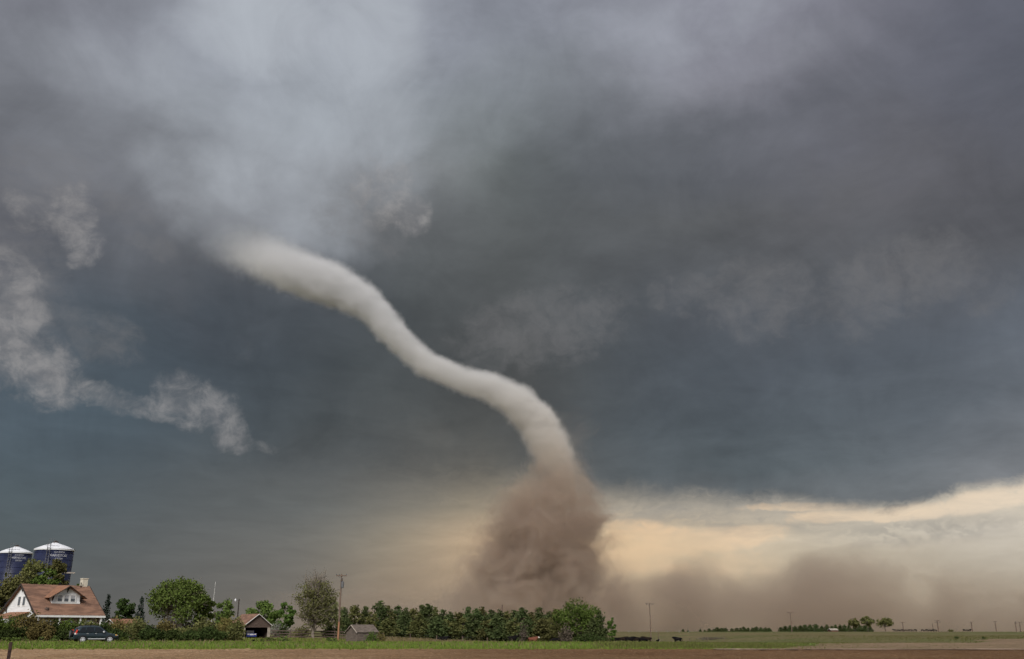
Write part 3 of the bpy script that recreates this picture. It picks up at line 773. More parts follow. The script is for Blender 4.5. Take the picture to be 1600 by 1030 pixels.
CONE_CACHE = {}
def conifer_meshes(kind, v):
    """crown and trunk of a conifer one metre tall"""
    key = (kind, v)
    if key in CONE_CACHE:
        return CONE_CACHE[key]
    rg = np.random.default_rng(100 + v * 7 + {'cedar': 0, 'spruce': 40}[kind])
    P, D = [], []
    n_br = 130 if kind == 'cedar' else 120
    for i in range(n_br):
        h = rg.uniform(0.03, 0.97) ** (0.92)
        if kind == 'cedar':
            prof = 0.36 * (1 - h) ** 0.78 * (0.62 + 0.38 * min(1, h / 0.2)) * (1.12 + 0.1 * math.sin(h * 23 + v)) + 0.008
            if rg.uniform() < 0.08 and h > 0.45:
                prof *= 1.3
        else:
            prof = 0.27 * (1 - h) ** 0.95 + 0.01
        L = prof * rg.uniform(0.6, 1.12)
        a = rg.uniform(0, math.tau)
        k = max(4, int(26 * L / 0.3))
        s = rg.uniform(0.12, 1.0, k) ** 0.75
        rise = (0.30 if kind == 'cedar' else -0.10) * L
        spread_ = 0.045 * (1.15 - s * 0.4)
        q = np.stack([np.cos(a) * L * s, np.sin(a) * L * s, h + rise * s * s], 1) + rg.normal(0, 1, (k, 3)) * spread_[:, None] * (0.9 if kind == 'cedar' else 0.6)
        q[:, 2] = np.clip(q[:, 2], 0.012, 1.0)
        P.append(q)
    top = np.stack([rg.normal(0, 0.008, 20), rg.normal(0, 0.008, 20), rg.uniform(0.86, 1.0, 20)], 1)
    P.append(top)
    P = np.concatenate(P)
    crown = leaf_quads(rg, P, 0.052 if kind == 'cedar' else 0.042, 0.5)
    m = MB()
    m.tube([(0, 0, -0.04), (0.004, 0, 0.4), (0, 0.003, 0.96)], [0.02, 0.014, 0.003], 6)
    me = m.mesh('trunk', MAT['bark'])
    res = []
    CONE_CACHE[key] = (crown, me)
    return CONE_CACHE[key]


CROWN_MESH = {}
def conifer(name, label, px, y, top, wpx, kind='cedar', v=0, leaf='leaf_cedar', group=None, dz=0.0):
    x = bearing_x(px, y)
    zb = terrain(x, y) + dz
    H = height_at(top, y) - zb
    crown, trunk = conifer_meshes(kind, v)
    key = (kind, v, leaf)
    if key not in CROWN_MESH:
        CROWN_MESH[key] = mesh_np('crown', crown, 4, MAT[leaf])
    w = wpx / 2.0 / 1514.0 * y / (0.33 if kind == 'cedar' else 0.25)
    t = thing(name, label, 'tree', (x, y, zb), (px * 1.7) % 6.28, group, (w, w, H))
    link('trunk', trunk, t)
    link('crown', CROWN_MESH[key], t)
    return t


def shrub(name, label, px, y, top, wpx, leaf, seed, leaves=1500, size=0.24, group=None, depth=None, cat='shrub', stems=9, bot=0.1, zoff=0.0):
    rg = np.random.default_rng(seed)
    x = bearing_x(px, y)
    zb = terrain(x, y) + zoff
    H = height_at(top, y) - zb
    rx = wpx / 2.0 / 1514.0 * y
    ry = depth or rx * 0.8
    t = thing(name, label, cat, (x, y, zb), 0, group)
    m = MB()
    tips = []
    for i in range(stems * 3):
        a = rg.uniform(0, math.tau); rr = rg.uniform(0, 0.92) ** 0.6
        z = H * (0.94 - 0.42 * rr ** 2) * rg.uniform(0.45, 1.0)
        c = (math.cos(a) * rr * rx * 0.92, math.sin(a) * rr * ry * 0.92, z)
        wood(rg, m, (c[0] * 0.25, c[1] * 0.25, -0.08), c, 0.035, 0.01, 0.15, 3, 4)
        tips.append(c)
    m.build('stem', MAT['bark'], t)
    P = []
    for c in tips:
        k = int(leaves / len(tips) * rg.uniform(0.5, 1.5))
        f = rg.uniform(0.0, 1.0, (k, 1)) ** 0.6
        base = np.array([c[0] * 0.6, c[1] * 0.6, H * bot])
        q = base + (np.array(c) - base) * f + rg.normal(0, 1, (k, 3)) * np.array([rx, ry, H * 0.55]) * 0.15
        P.append(q)
    P = np.concatenate(P); P = P[P[:, 2] > 0.02]
    link('foliage', mesh_np('foliage', leaf_quads(rg, P, size, 0.3), 4, MAT[leaf]), t)
    return t


# trees round the silos and the house
broadleaf('leafy_tree', 'tall olive tree rising in front of the shorter left silo', 38, 172, 867, 66, 'leaf_olive', seed=11, leaves=5200, size=0.40, clumps=80, bole=0.1)
broadleaf('leafy_tree', 'tall olive tree in front of the taller right silo', 77, 168, 861, 46, 'leaf_olive', seed=12, leaves=4200, size=0.38, clumps=64, bole=0.1)
broadleaf('leafy_tree', 'fresh green tree between the two silos behind the house ridge', 58, 160, 882, 52, 'leaf_mid', seed=13, leaves=3600, size=0.38, clumps=56, bole=0.1)
broadleaf('leafy_tree', 'olive green tree at the left edge behind the white gable', 4, 158, 889, 76, 'leaf_olive', seed=14, leaves=5600, size=0.40, clumps=86, bole=0.05)
broadleaf('leafy_tree', 'small tree top showing beside the chimney behind the roof', 110, 165, 901, 26, 'leaf_mid', seed=15, leaves=1300, size=0.34, clumps=24)
conifer('spruce_tree', 'dark pointed spruce just right of the house roof', 163, 160, 929, 28, 'spruce', 0, 'leaf_spruce', 'spruces beside the house')
broadleaf('leafy_tree', 'dark rounded tree between the two spruces', 190, 170, 933, 42, 'leaf_dark', seed=16, leaves=2600, size=0.36, clumps=40, bole=0.1)
conifer('spruce_tree', 'dark pointed spruce at the left edge of the big round tree', 216, 170, 932, 26, 'spruce', 1, 'leaf_spruce', 'spruces beside the house')
broadleaf('round_tree', 'large round green tree with many bare grey stems showing below', 275, 138, 903, 104, 'leaf_fresh', 'bark_pale', seed=21, trunks=8, leaves=11000, size=0.27, clumps=160, bole=0.12, hollow=0.72, open_core=0.72, twigs=1)
broadleaf('round_tree', 'smaller green tree grown against the right of the large round tree', 315, 142, 920, 36, 'leaf_mid', seed=22, leaves=2800, size=0.27, clumps=44, bole=0.15, trunks=2)
broadleaf('bare_tree', 'thin greyish bare tree behind the white flagpole', 329, 165, 932, 14, 'twig_grey', 'bark_pale', seed=23, leaves=260, size=0.25, clumps=22, twigs=2)
broadleaf('leafy_tree', 'green tree between the flagpole and the dark yard pole', 351, 188, 931, 42, 'leaf_fresh', seed=24, leaves=3000, size=0.34, clumps=48, bole=0.1)
broadleaf('leafy_tree', 'pale green tree behind the open garage roof', 411, 212, 937, 54, 'leaf_fresh', seed=25, leaves=3400, size=0.40, clumps=52, bole=0.1)
broadleaf('leafy_tree', 'green tree between the garage and the big half-bare tree', 446, 200, 936, 34, 'leaf_mid', seed=26, leaves=2300, size=0.36, clumps=40, bole=0.12)
broadleaf('budding_tree', 'big half-bare budding tree with a pale trunk beside the utility pole', 490, 150, 901, 80, 'leaf_budding', 'bark_pale', bare=26, seed=31, leaves=5200, size=0.22, clumps=130, bole=0.14, twigs=3, hollow=0.1)
broadleaf('budding_tree', 'lower brownish budding tree behind the utility pole', 517, 164, 932, 46, 'leaf_budding', seed=32, leaves=2600, size=0.26, clumps=60, bole=0.05, twigs=2)

# the hedge of mixed shrubs along the yard
HEDGE = [(8, 116, 955, 64, 'leaf_mid', 'leafy green shrub at the far left below the white gable'),
 (44, 115, 955, 56, 'leaf_rust', 'brownish shrub below the front corner of the house'),
 (66, 113, 964, 46, 'leaf_rust', 'low brown bare-looking shrub left of the parked car'),
 (84, 115, 966, 38, 'leaf_dark', 'dark green shrub just left behind the parked car'),
 (112, 116, 964, 48, 'leaf_mid', 'green shrub under the long white eave behind the car roof'),
 (138, 117, 965, 40, 'leaf_olive', 'olive shrub behind the front of the parked car'),
 (160, 114, 969, 28, 'leaf_dark', 'small dark evergreen shrub ahead of the parked car'),
 (186, 117, 962, 46, 'leaf_rust', 'reddish brown shrub right of the house'),
 (212, 116, 957, 40, 'leaf_olive', 'tall light olive shrub left of the large round tree'),
 (236, 113, 974, 40, 'leaf_dark', 'dark low shrub under the left of the large round tree'),
 (258, 118, 969, 44, 'leaf_rust', 'brown shrub under the stems of the large round tree'),
 (290, 117, 975, 44, 'leaf_olive', 'low olive shrub right under the large round tree'),
 (318, 115, 963, 46, 'leaf_olive', 'yellowish green shrub in front of the flagpole'),
 (330, 112, 978, 56, 'leaf_dark', 'dark green shrub at the foot of the hedge before the flagpole'),
 (350, 117, 960, 44, 'leaf_rust', 'rust tinged shrub between flagpole and garage'),
 (370, 116, 962, 30, 'leaf_olive', 'olive green shrub at the left corner of the open garage')]
for i, (px, y, top, w, lf, lab) in enumerate(HEDGE):
    shrub('hedge_shrub', lab, px, y, top, w, lf, 200 + i, leaves=int(80 * w), size=0.20, group='shrubs of the yard hedge', depth=2.0)
for i, (px, y, top, w, lf, lab) in enumerate([
 (20, 113, 976, 60, 'leaf_dark', 'dark low growth at the foot of the leftmost hedge shrubs'),
 (100, 114, 979, 60, 'leaf_dark', 'dark low growth behind the rear of the parked car'),
 (178, 113, 981, 50, 'leaf_dark', 'dark low growth just ahead of the parked car'),
 (262, 114, 982, 60, 'leaf_dark', 'dark low growth under the middle of the large round tree'),
 (302, 113, 982, 40, 'leaf_dark', 'dark low growth right of the large round tree'),]):
    shrub('hedge_shrub', lab, px, y, top, w, lf, 240 + i, leaves=int(60 * w), size=0.20, group='shrubs of the yard hedge', depth=1.6)
shrub('grey_brush', 'bare grey brush behind the stems of the large round tree', 292, 143, 952, 84, 'twig_grey', 258, leaves=1500, size=0.26)
shrub('flowering_shrub', 'pale grey blossoming shrub between garage and half-bare tree', 432, 172, 968, 24, 'blossom', 260, leaves=420, size=0.22)
shrub('flowering_shrub', 'second pale grey shrub at the foot of the green tree', 446, 178, 972, 18, 'blossom', 261, leaves=300, size=0.22)
shrub('dark_shrub', 'dark shrub against the fence left of the half-bare tree', 442, 165, 976, 22, 'leaf_dark', 262, leaves=600, size=0.24)
shrub('dark_shrub', 'dark brushy shrub under the right of the half-bare tree', 516, 158, 972, 36, 'leaf_dark', 263, leaves=700, size=0.24)
shrub('dark_shrub', 'brushy olive shrub under the left of the half-bare tree', 470, 158, 972, 34, 'leaf_olive', 264, leaves=700, size=0.24)
shrub('green_shrub', 'round green shrub in front of the small grey shed', 581, 112, 985, 22, 'leaf_mid', 265, leaves=900, size=0.16)
shrub('brown_shrub', 'brownish shrub at the right corner of the small grey shed', 596, 117, 984, 18, 'leaf_rust', 266, leaves=500, size=0.16)
shrub('brown_shrub', 'dry brown brush in the pasture right of the cattle', 1112, 230, 995, 50, 'twig_grey', 267, leaves=500, size=0.3)
for i, (px, y, top, w, lab) in enumerate([
 (399, 104, 997, 12, 'dark weed clump before the garage opening'), (411, 103, 998, 12, 'weed clump at the right foot of the garage opening'),
 (486, 95, 1001, 8, 'tall dark weed before the half-bare trunk'), (497, 97, 1000, 7, 'small dark weed right of the half-bare trunk'),
 (513, 97, 1001, 8, 'low weed between the half-bare tree and utility pole'), (537, 92, 1001, 9, 'dark weed at the foot of the utility pole'),
 (674, 86, 1004, 6, 'lone dark weed at the strip edge below the windbreak'), (951, 86, 1006, 6, 'lone dark weed below the right end of the windbreak'),
 (226, 96, 998, 9, 'dark weed on the strip right of the parked car'), (258, 98, 997, 12, 'weed clump on the strip below the large round tree'),
 (214, 99, 997, 9, 'light green weed ahead of the parked car'), (278, 97, 999, 9, 'small weed right of the clump below the large round tree')]):
    shrub('weed', lab, px, y, top, w, 'leaf_mid' if i % 3 else 'leaf_dark', 300 + i, leaves=160, size=0.12, group='weeds on the grass strip', cat='weed', stems=4)
for i, (px, w) in enumerate([(12, 18), (26, 14), (40, 14), (66, 16), (88, 16), (196, 14), (240, 12), (420, 30), (445, 34), (520, 22)]):
    nm = ['first', 'second', 'third', 'fourth', 'fifth', 'sixth', 'seventh', 'eighth', 'ninth', 'tenth'][i]
    shrub('tall_weed', '%s clump of light green tall weeds from the left along the hedge foot' % nm, px, 107, 993, w, 'leaf_fresh', 340 + i, leaves=260, size=0.15, group='tall weeds along the hedge foot', cat='weed', stems=4)

# the windbreak of cedars
ORD = ['first', 'second', 'third', 'fourth', 'fifth', 'sixth', 'seventh', 'eighth', 'ninth', 'tenth', 'eleventh', 'twelfth', 'thirteenth', 'fourteenth', 'fifteenth',
       'sixteenth', 'seventeenth', 'eighteenth', 'nineteenth', 'twentieth', 'twenty-first', 'twenty-second', 'twenty-third', 'twenty-fourth', 'twenty-fifth',
       'twenty-sixth', 'twenty-seventh', 'twenty-eighth', 'twenty-ninth', 'thirtieth']
CEDARS = [(537, 949, 26), (553, 943, 32), (570, 946, 32), (592, 938, 36), (606, 948, 32), (621, 947, 34), (634, 947, 30), (645, 949, 30), (659, 945, 32), (668, 945, 30),
          (679, 949, 32), (692, 950, 32), (703, 954, 30), (717, 956, 34), (731, 950, 32), (744, 951, 32), (754, 946, 32), (767, 951, 32), (781, 952, 34), (792, 956, 30),
          (804, 954, 30), (816, 947, 36), (831, 955, 34), (842, 949, 36), (857, 957, 34), (869, 952, 34)]
for i, (px, top, w) in enumerate(CEDARS):
    y = 212 + (i * 37 % 11) - 5
    top += (0, 2, -1, 3, 1)[i * 3 % 5]
    w *= (1.0, 1.25, 0.85, 1.1)[i * 5 % 4]
    leaf = ('leaf_cedar', 'leaf_cedar_warm', 'leaf_cedar')[i % 3]
    conifer('cedar_tree', '%s cedar from the left along the top of the windbreak' % ORD[i], px, y, top, w * 1.1, 'cedar', i % 6, leaf, 'cedars of the windbreak')
FRONT = [(606, 966), (632, 961), (655, 960), (684, 963), (709, 970), (738, 962), (762, 969), (776, 963), (799, 971), (824, 964), (848, 966)]
for i, (px, top) in enumerate(FRONT):
    conifer('cedar_tree', '%s shorter cedar from the left in the front row of the windbreak' % ORD[i], px, 198 + (i * 5 % 7), top, 40, 'cedar', (i + 3) % 6, ('leaf_cedar_warm', 'leaf_cedar')[i % 2], 'front row cedars of the windbreak')
for i, (px, top, w) in enumerate([(580, 955, 26), (648, 958, 24), (698, 962, 26), (724, 960, 24), (772, 962, 22), (810, 961, 24), (862, 962, 26)]):
    broadleaf('scrub_tree', '%s olive scrubby tree from the left standing among the windbreak cedars' % ORD[i], px, 203, top, w, 'leaf_olive', seed=60 + i, leaves=1100, size=0.30, clumps=30, bole=0.02, group='scrubby trees in the windbreak')
broadleaf('leafy_tree', 'broad fresh green tree near the right end of the windbreak', 904, 200, 933, 78, 'leaf_mid', seed=41, leaves=7000, size=0.34, clumps=96, bole=0.03)
conifer('cedar_tree', 'dark cedar showing at the right shoulder of the broad green tree', 936, 206, 954, 34, 'cedar', 2, 'leaf_cedar', 'cedars of the windbreak')
conifer('cedar_tree', 'low dark cedar next to last at the right end of the windbreak', 926, 196, 966, 36, 'cedar', 4, 'leaf_cedar', 'cedars of the windbreak')
broadleaf('leafy_tree', 'small green tree at the very right end of the windbreak', 956, 200, 964, 20, 'leaf_mid', seed=42, leaves=1300, size=0.3, clumps=24, bole=0.1)
shrub('grey_shrub', 'grey leafless brush below the broad green tree', 884, 190, 972, 30, 'twig_grey', 270, leaves=800, size=0.3)
shrub('grey_shrub', 'grey leafless brush before the twenty-second cedar', 818, 190, 966, 20, 'twig_grey', 271, leaves=350, size=0.26)
shrub('dark_shrub', 'low dark brush at the foot of the right end of the windbreak', 925, 190, 985, 60, 'leaf_dark', 272, leaves=1200, size=0.3)

# far belts of trees beyond the pasture
FAR = [(1067, 983, 5), (1075, 984, 4), (1094, 983, 5), (1101, 984, 5), (1108, 982, 8), (1115, 983, 8), (1121, 980, 10), (1128, 981, 10), (1134, 981, 9), (1144, 982, 9), (1151, 981, 10), (1157, 981, 8),
       (1162, 979, 10), (1169, 981, 8), (1176, 981, 9), (1182, 979, 10), (1189, 980, 10), (1196, 980, 10), (1202, 981, 8)]
for i, (px, top, w) in enumerate(FAR):
    conifer('conifer_tree', '%s tiny conifer from the left in the far belt left of the distant pole' % ORD[i], px, 540 + (i * 29 % 13), top, w * 1.25, 'cedar', i % 6, 'leaf_cedar', 'far conifer belt on the left')
FAR2 = [(1220, 980, 10), (1227, 978, 11), (1235, 977, 12), (1243, 978, 11), (1251, 977, 11), (1258, 976, 12), (1266, 976, 12), (1275, 975, 14), (1284, 978, 10), (1292, 976, 11), (1300, 978, 10),
        (1306, 976, 8), (1313, 976, 10), (1320, 976, 9), (1327, 976, 9), (1336, 977, 10), (1344, 977, 12), (1352, 977, 12), (1360, 979, 10)]
for i, (px, top, w) in enumerate(FAR2):
    conifer('conifer_tree', '%s tiny conifer from the left in the far belt right of the distant pole' % ORD[i], px, 545 + (i * 23 % 11), top, w * 1.25, 'cedar', (i + 2) % 6, 'leaf_cedar', 'far conifer belt on the right')
for (px, top, w, lab, sd_, ln) in [(1336, 966, 22, 'left of the three sparse wide trees on the far rise', 51, 0), (1356, 963, 24, 'tallest, middle one of the three sparse trees on the far rise', 52, 0), (1384, 965, 34, 'right of the three sparse trees, leaning right on the far rise', 53, 1.5)]:
    broadleaf('sparse_tree', lab, px, 530, top, w, 'leaf_olive', seed=sd_, leaves=900, size=0.75, clumps=40, bole=0.35, twigs=1, lean=ln, group='sparse trees on the far rise')
shrub('round_bush', 'grey green bush on the far rise between the cattle', 1485, 506, 983, 10, 'leaf_olive', 275, leaves=200, size=0.5)


# ------------------------------------------------------------------ farmhouse
def farmhouse():
    th = R(52)
    t = thing('farmhouse', 'white farmhouse with brown shingle roof and front dormer behind the hedge', 'house', (-60.23, 122.0, 0.0), th)
    L, W, ze, zr = 9.32, 10.5, 3.13, 7.1
    k = (zr - ze) / (W / 2)
    m = MB()                                     # walls, set in from the eaves
    x0, x1, y0, y1 = 0.35, L - 0.35, 0.55, W - 0.55
    zt = ze + k * 0.55 - 0.14
    za = zr - 0.14
    ym = W / 2
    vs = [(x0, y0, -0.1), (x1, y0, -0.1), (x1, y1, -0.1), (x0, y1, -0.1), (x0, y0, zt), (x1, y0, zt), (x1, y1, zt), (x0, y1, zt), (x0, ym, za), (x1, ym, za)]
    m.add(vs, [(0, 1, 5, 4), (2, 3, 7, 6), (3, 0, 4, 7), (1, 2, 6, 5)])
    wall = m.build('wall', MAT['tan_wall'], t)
    m = MB(); m.add(vs[4:], [(0, 4, 3), (1, 2, 5), (0, 1, 5, 4), (2, 3, 4, 5), (3, 2, 1, 0)])
    m.build('gable', MAT['siding'], t)
    m = MB(); m.box(x0 - 0.04, x0 - 0.004, y0, y1, 2.2, zt); m.build('siding_board', MAT['siding'], t)
    def slab(a, b, c, d, th_):
        n = (Vector(b) - Vector(a)).cross(Vector(d) - Vector(a)).normalized() * th_
        mm = MB()
        vs = [Vector(p) for p in (a, b, c, d)]
        mm.add([*vs, *[p - n for p in vs]], [(0, 1, 2, 3), (7, 6, 5, 4), (0, 4, 5, 1), (1, 5, 6, 2), (2, 6, 7, 3), (3, 7, 4, 0)])
        return mm
    roof = slab((0, 0, ze), (L, 0, ze), (L, ym, zr), (0, ym, zr), 0.12).build('roof', MAT['shingle'], t)
    slab((L, W, ze), (0, W, ze), (0, ym, zr), (L, ym, zr), 0.12).build('roof', MAT['shingle'], t)
    m = MB(); m.box(0.02, L - 0.02, -0.10, -0.012, ze - 0.26, ze - 0.02)
    m.build('gutter', MAT['white_trim'], roof)
    for s in (0, 1):                             # dark rake boards and knee braces on the gable
        x = -0.06 if s == 0 else L + 0.01
        for a, b in (((0, ze), (ym, zr)), ((W, ze), (ym, zr))):
            m = MB(); m.bar((x + 0.025, a[0], a[1] - 0.12), (x + 0.025, b[0], b[1] - 0.10), 0.05, 0.24)
            m.build('rake_board', MAT['dark_wood_and_shade'], roof)
    for yy in (1.7, ym, W - 1.7):
        zz = ze + k * min(yy, W - yy) - 0.2
        m = MB(); m.bar((0.33, yy, zz - 0.75), (0.02, yy, zz - 0.06), 0.10); m.bar((0.335, yy, zz - 0.9), (0.335, yy, zz - 0.1), 0.09)
        m.build('brace', MAT['dark_wood_and_shade'], t)
    for yy in (4.35, 5.65):                      # upper gable windows
        w = MB(); w.box(0.30, 0.345, yy - 0.42, yy + 0.42, 4.25, 5.55); wo = w.build('window', MAT['white_trim'], t)
        g = MB(); g.box(0.28, 0.298, yy - 0.30, yy + 0.30, 4.36, 5.44); g.build('pane', MAT['glass'], wo)
    for xx in (1.8, 4.6, 7.4):                   # ground floor windows behind the hedge
        w = MB(); w.box(xx - 0.55, xx + 0.55, 0.50, 0.545, 1.0, 2.5); wo = w.build('window', MAT['white_trim'], t)
        g = MB(); g.box(xx - 0.43, xx + 0.43, 0.48, 0.498, 1.1, 2.4); g.build('pane', MAT['glass'], wo)
    d = MB(); d.box(5.7, 6.6, 0.50, 0.545, 0.2, 2.3); d.build('door', MAT['brown_wood'], t)
    for xx in (0.5, 3.2, 6.0, L - 0.5):
        m = MB(); m.box(xx - 0.09, xx + 0.09, 0.06, 0.24, -0.1, ze - 0.27); m.build('porch_post', MAT['white_trim'], t)
    # dormer
    dx0, dx1, yd = 2.75, 6.6, 2.0
    zb = ze + k * yd
    zd = zb + 1.02
    xm = (dx0 + dx1) / 2
    zap = 6.86
    kd = (zap - zd) / (xm - dx0)
    dm = MB()
    yb = lambda z: (z - ze) / k
    vs = [(dx0, yd, zb - 0.05), (dx1, yd, zb - 0.05), (dx1, yd, zd), (xm, yd, zap - 0.1), (dx0, yd, zd), (dx0, yb(zd), zd), (dx1, yb(zd), zd), (dx0, yb(zb), zb - 0.05), (dx1, yb(zb), zb - 0.05)]
    dm.add(vs, [(0, 1, 2, 3, 4), (0, 4, 5), (1, 6, 2)])
    dorm = dm.build('dormer', MAT['siding'], t)
    ov = 0.62
    for sgn in (-1, 1):
        xe = dx0 - ov if sgn < 0 else dx1 + ov
        zee = zd - kd * ov + 0.06
        zri = zap + 0.06
        a, b = (xe, yd - 0.55, zee), (xm, yd - 0.55, zri)
        c, e = (xm, yb(zri) + 0.02, zri), (xe, yb(zee) + 0.02, zee)
        mm = slab(a, b, c, e, 0.09) if sgn < 0 else slab(b, a, e, c, 0.09)
        mm.build('dormer_roof', MAT['shingle_red'], dorm)
        m = MB(); m.bar((xe, yd - 0.58, zee - 0.08), (xm, yd - 0.58, zri - 0.08), 0.05, 0.17, (0, 1, 0)); m.build('rake_board', MAT['dark_wood_and_shade'], dorm)
    for xx, zz in ((dx0 + 0.06, zd - 0.0), (xm, zap - 0.12), (dx1 - 0.06, zd - 0.0)):
        m = MB(); m.bar((xx, yd - 0.06, zz - 0.62), (xx, yd - 0.5, zz + 0.0), 0.09); m.bar((xx, yd - 0.05, zz - 0.72), (xx, yd - 0.05, zz), 0.09)
        m.build('brace', MAT['dark_wood_and_shade'], dorm)
    m = MB(); m.box(dx0 + 0.02, dx1 - 0.02, yd - 0.06, yd - 0.006, zb - 0.02, zb + 0.10); m.build('sill_board', MAT['white_trim'], dorm)
    for xx in (xm - 0.88, xm, xm + 0.88):
        w = MB()
        w.box(xx - 0.43, xx - 0.30, yd - 0.07, yd - 0.004, zb + 0.16, zb + 1.14); w.box(xx + 0.30, xx + 0.43, yd - 0.07, yd - 0.004, zb + 0.16, zb + 1.14)
        w.box(xx - 0.295, xx + 0.295, yd - 0.068, yd - 0.004, zb + 1.02, zb + 1.138); w.box(xx - 0.295, xx + 0.295, yd - 0.068, yd - 0.004, zb + 0.162, zb + 0.24)
        wo = w.build('window', MAT['white_trim'], dorm)
        g = MB(); g.box(xx - 0.296, xx + 0.296, yd - 0.03, yd - 0.006, zb + 0.242, zb + 0.63); g.build('pane', MAT['glass'], wo)
        g = MB(); g.box(xx - 0.296, xx + 0.296, yd - 0.035, yd - 0.006, zb + 0.65, zb + 1.018); g.build('pane', MAT['curtain'], wo)
        g = MB(); g.box(xx - 0.296, xx + 0.296, yd - 0.05, yd - 0.006, zb + 0.631, zb + 0.649); g.build('mullion', MAT['white_trim'], wo)
    # chimney, vent pipe, roof ventilator
    m = MB(); m.box(8.25, 8.95, ym - 0.15, ym + 0.6, 6.4, 8.0); m.box(8.2, 9.0, ym - 0.2, ym + 0.65, 8.0, 8.12)
    m.build('chimney', MAT['chimney_brick'], roof)
    m = MB(); m.tube([(7.95, ym - 0.3, 6.7), (7.95, ym - 0.3, 7.4)], [0.06, 0.06], 8); m.tube([(7.95, ym - 0.3, 7.4), (7.95, ym - 0.3, 7.5)], [0.1, 0.1], 8)
    m.build('vent_pipe', MAT['dark_wood_and_shade'], roof)
    m = MB(); m.lathe([(0.26, 0), (0.26, 0.12), (0.2, 0.24), (0.02, 0.3)], 14, Matrix.Translation((1.75, 0.95, ze + k * 0.95 - 0.05)))
    m.build('roof_vent', MAT['brown_wood'], roof)
    # low side porch roof on the left gable
    m = slab((-2.3, 2.5, 2.75), (-0.02 + 0.36, 2.5, 3.55), (0.34, 8.0, 3.55), (-2.3, 8.0, 2.75), 0.1)
    pr = m.build('porch_roof', MAT['shingle_red'], t)
    for yy in (2.7, 7.8):
        m = MB(); m.box(-2.2, -2.05, yy - 0.07, yy + 0.07, -0.1, 2.68); m.build('porch_post', MAT['white_trim'], t)
farmhouse()


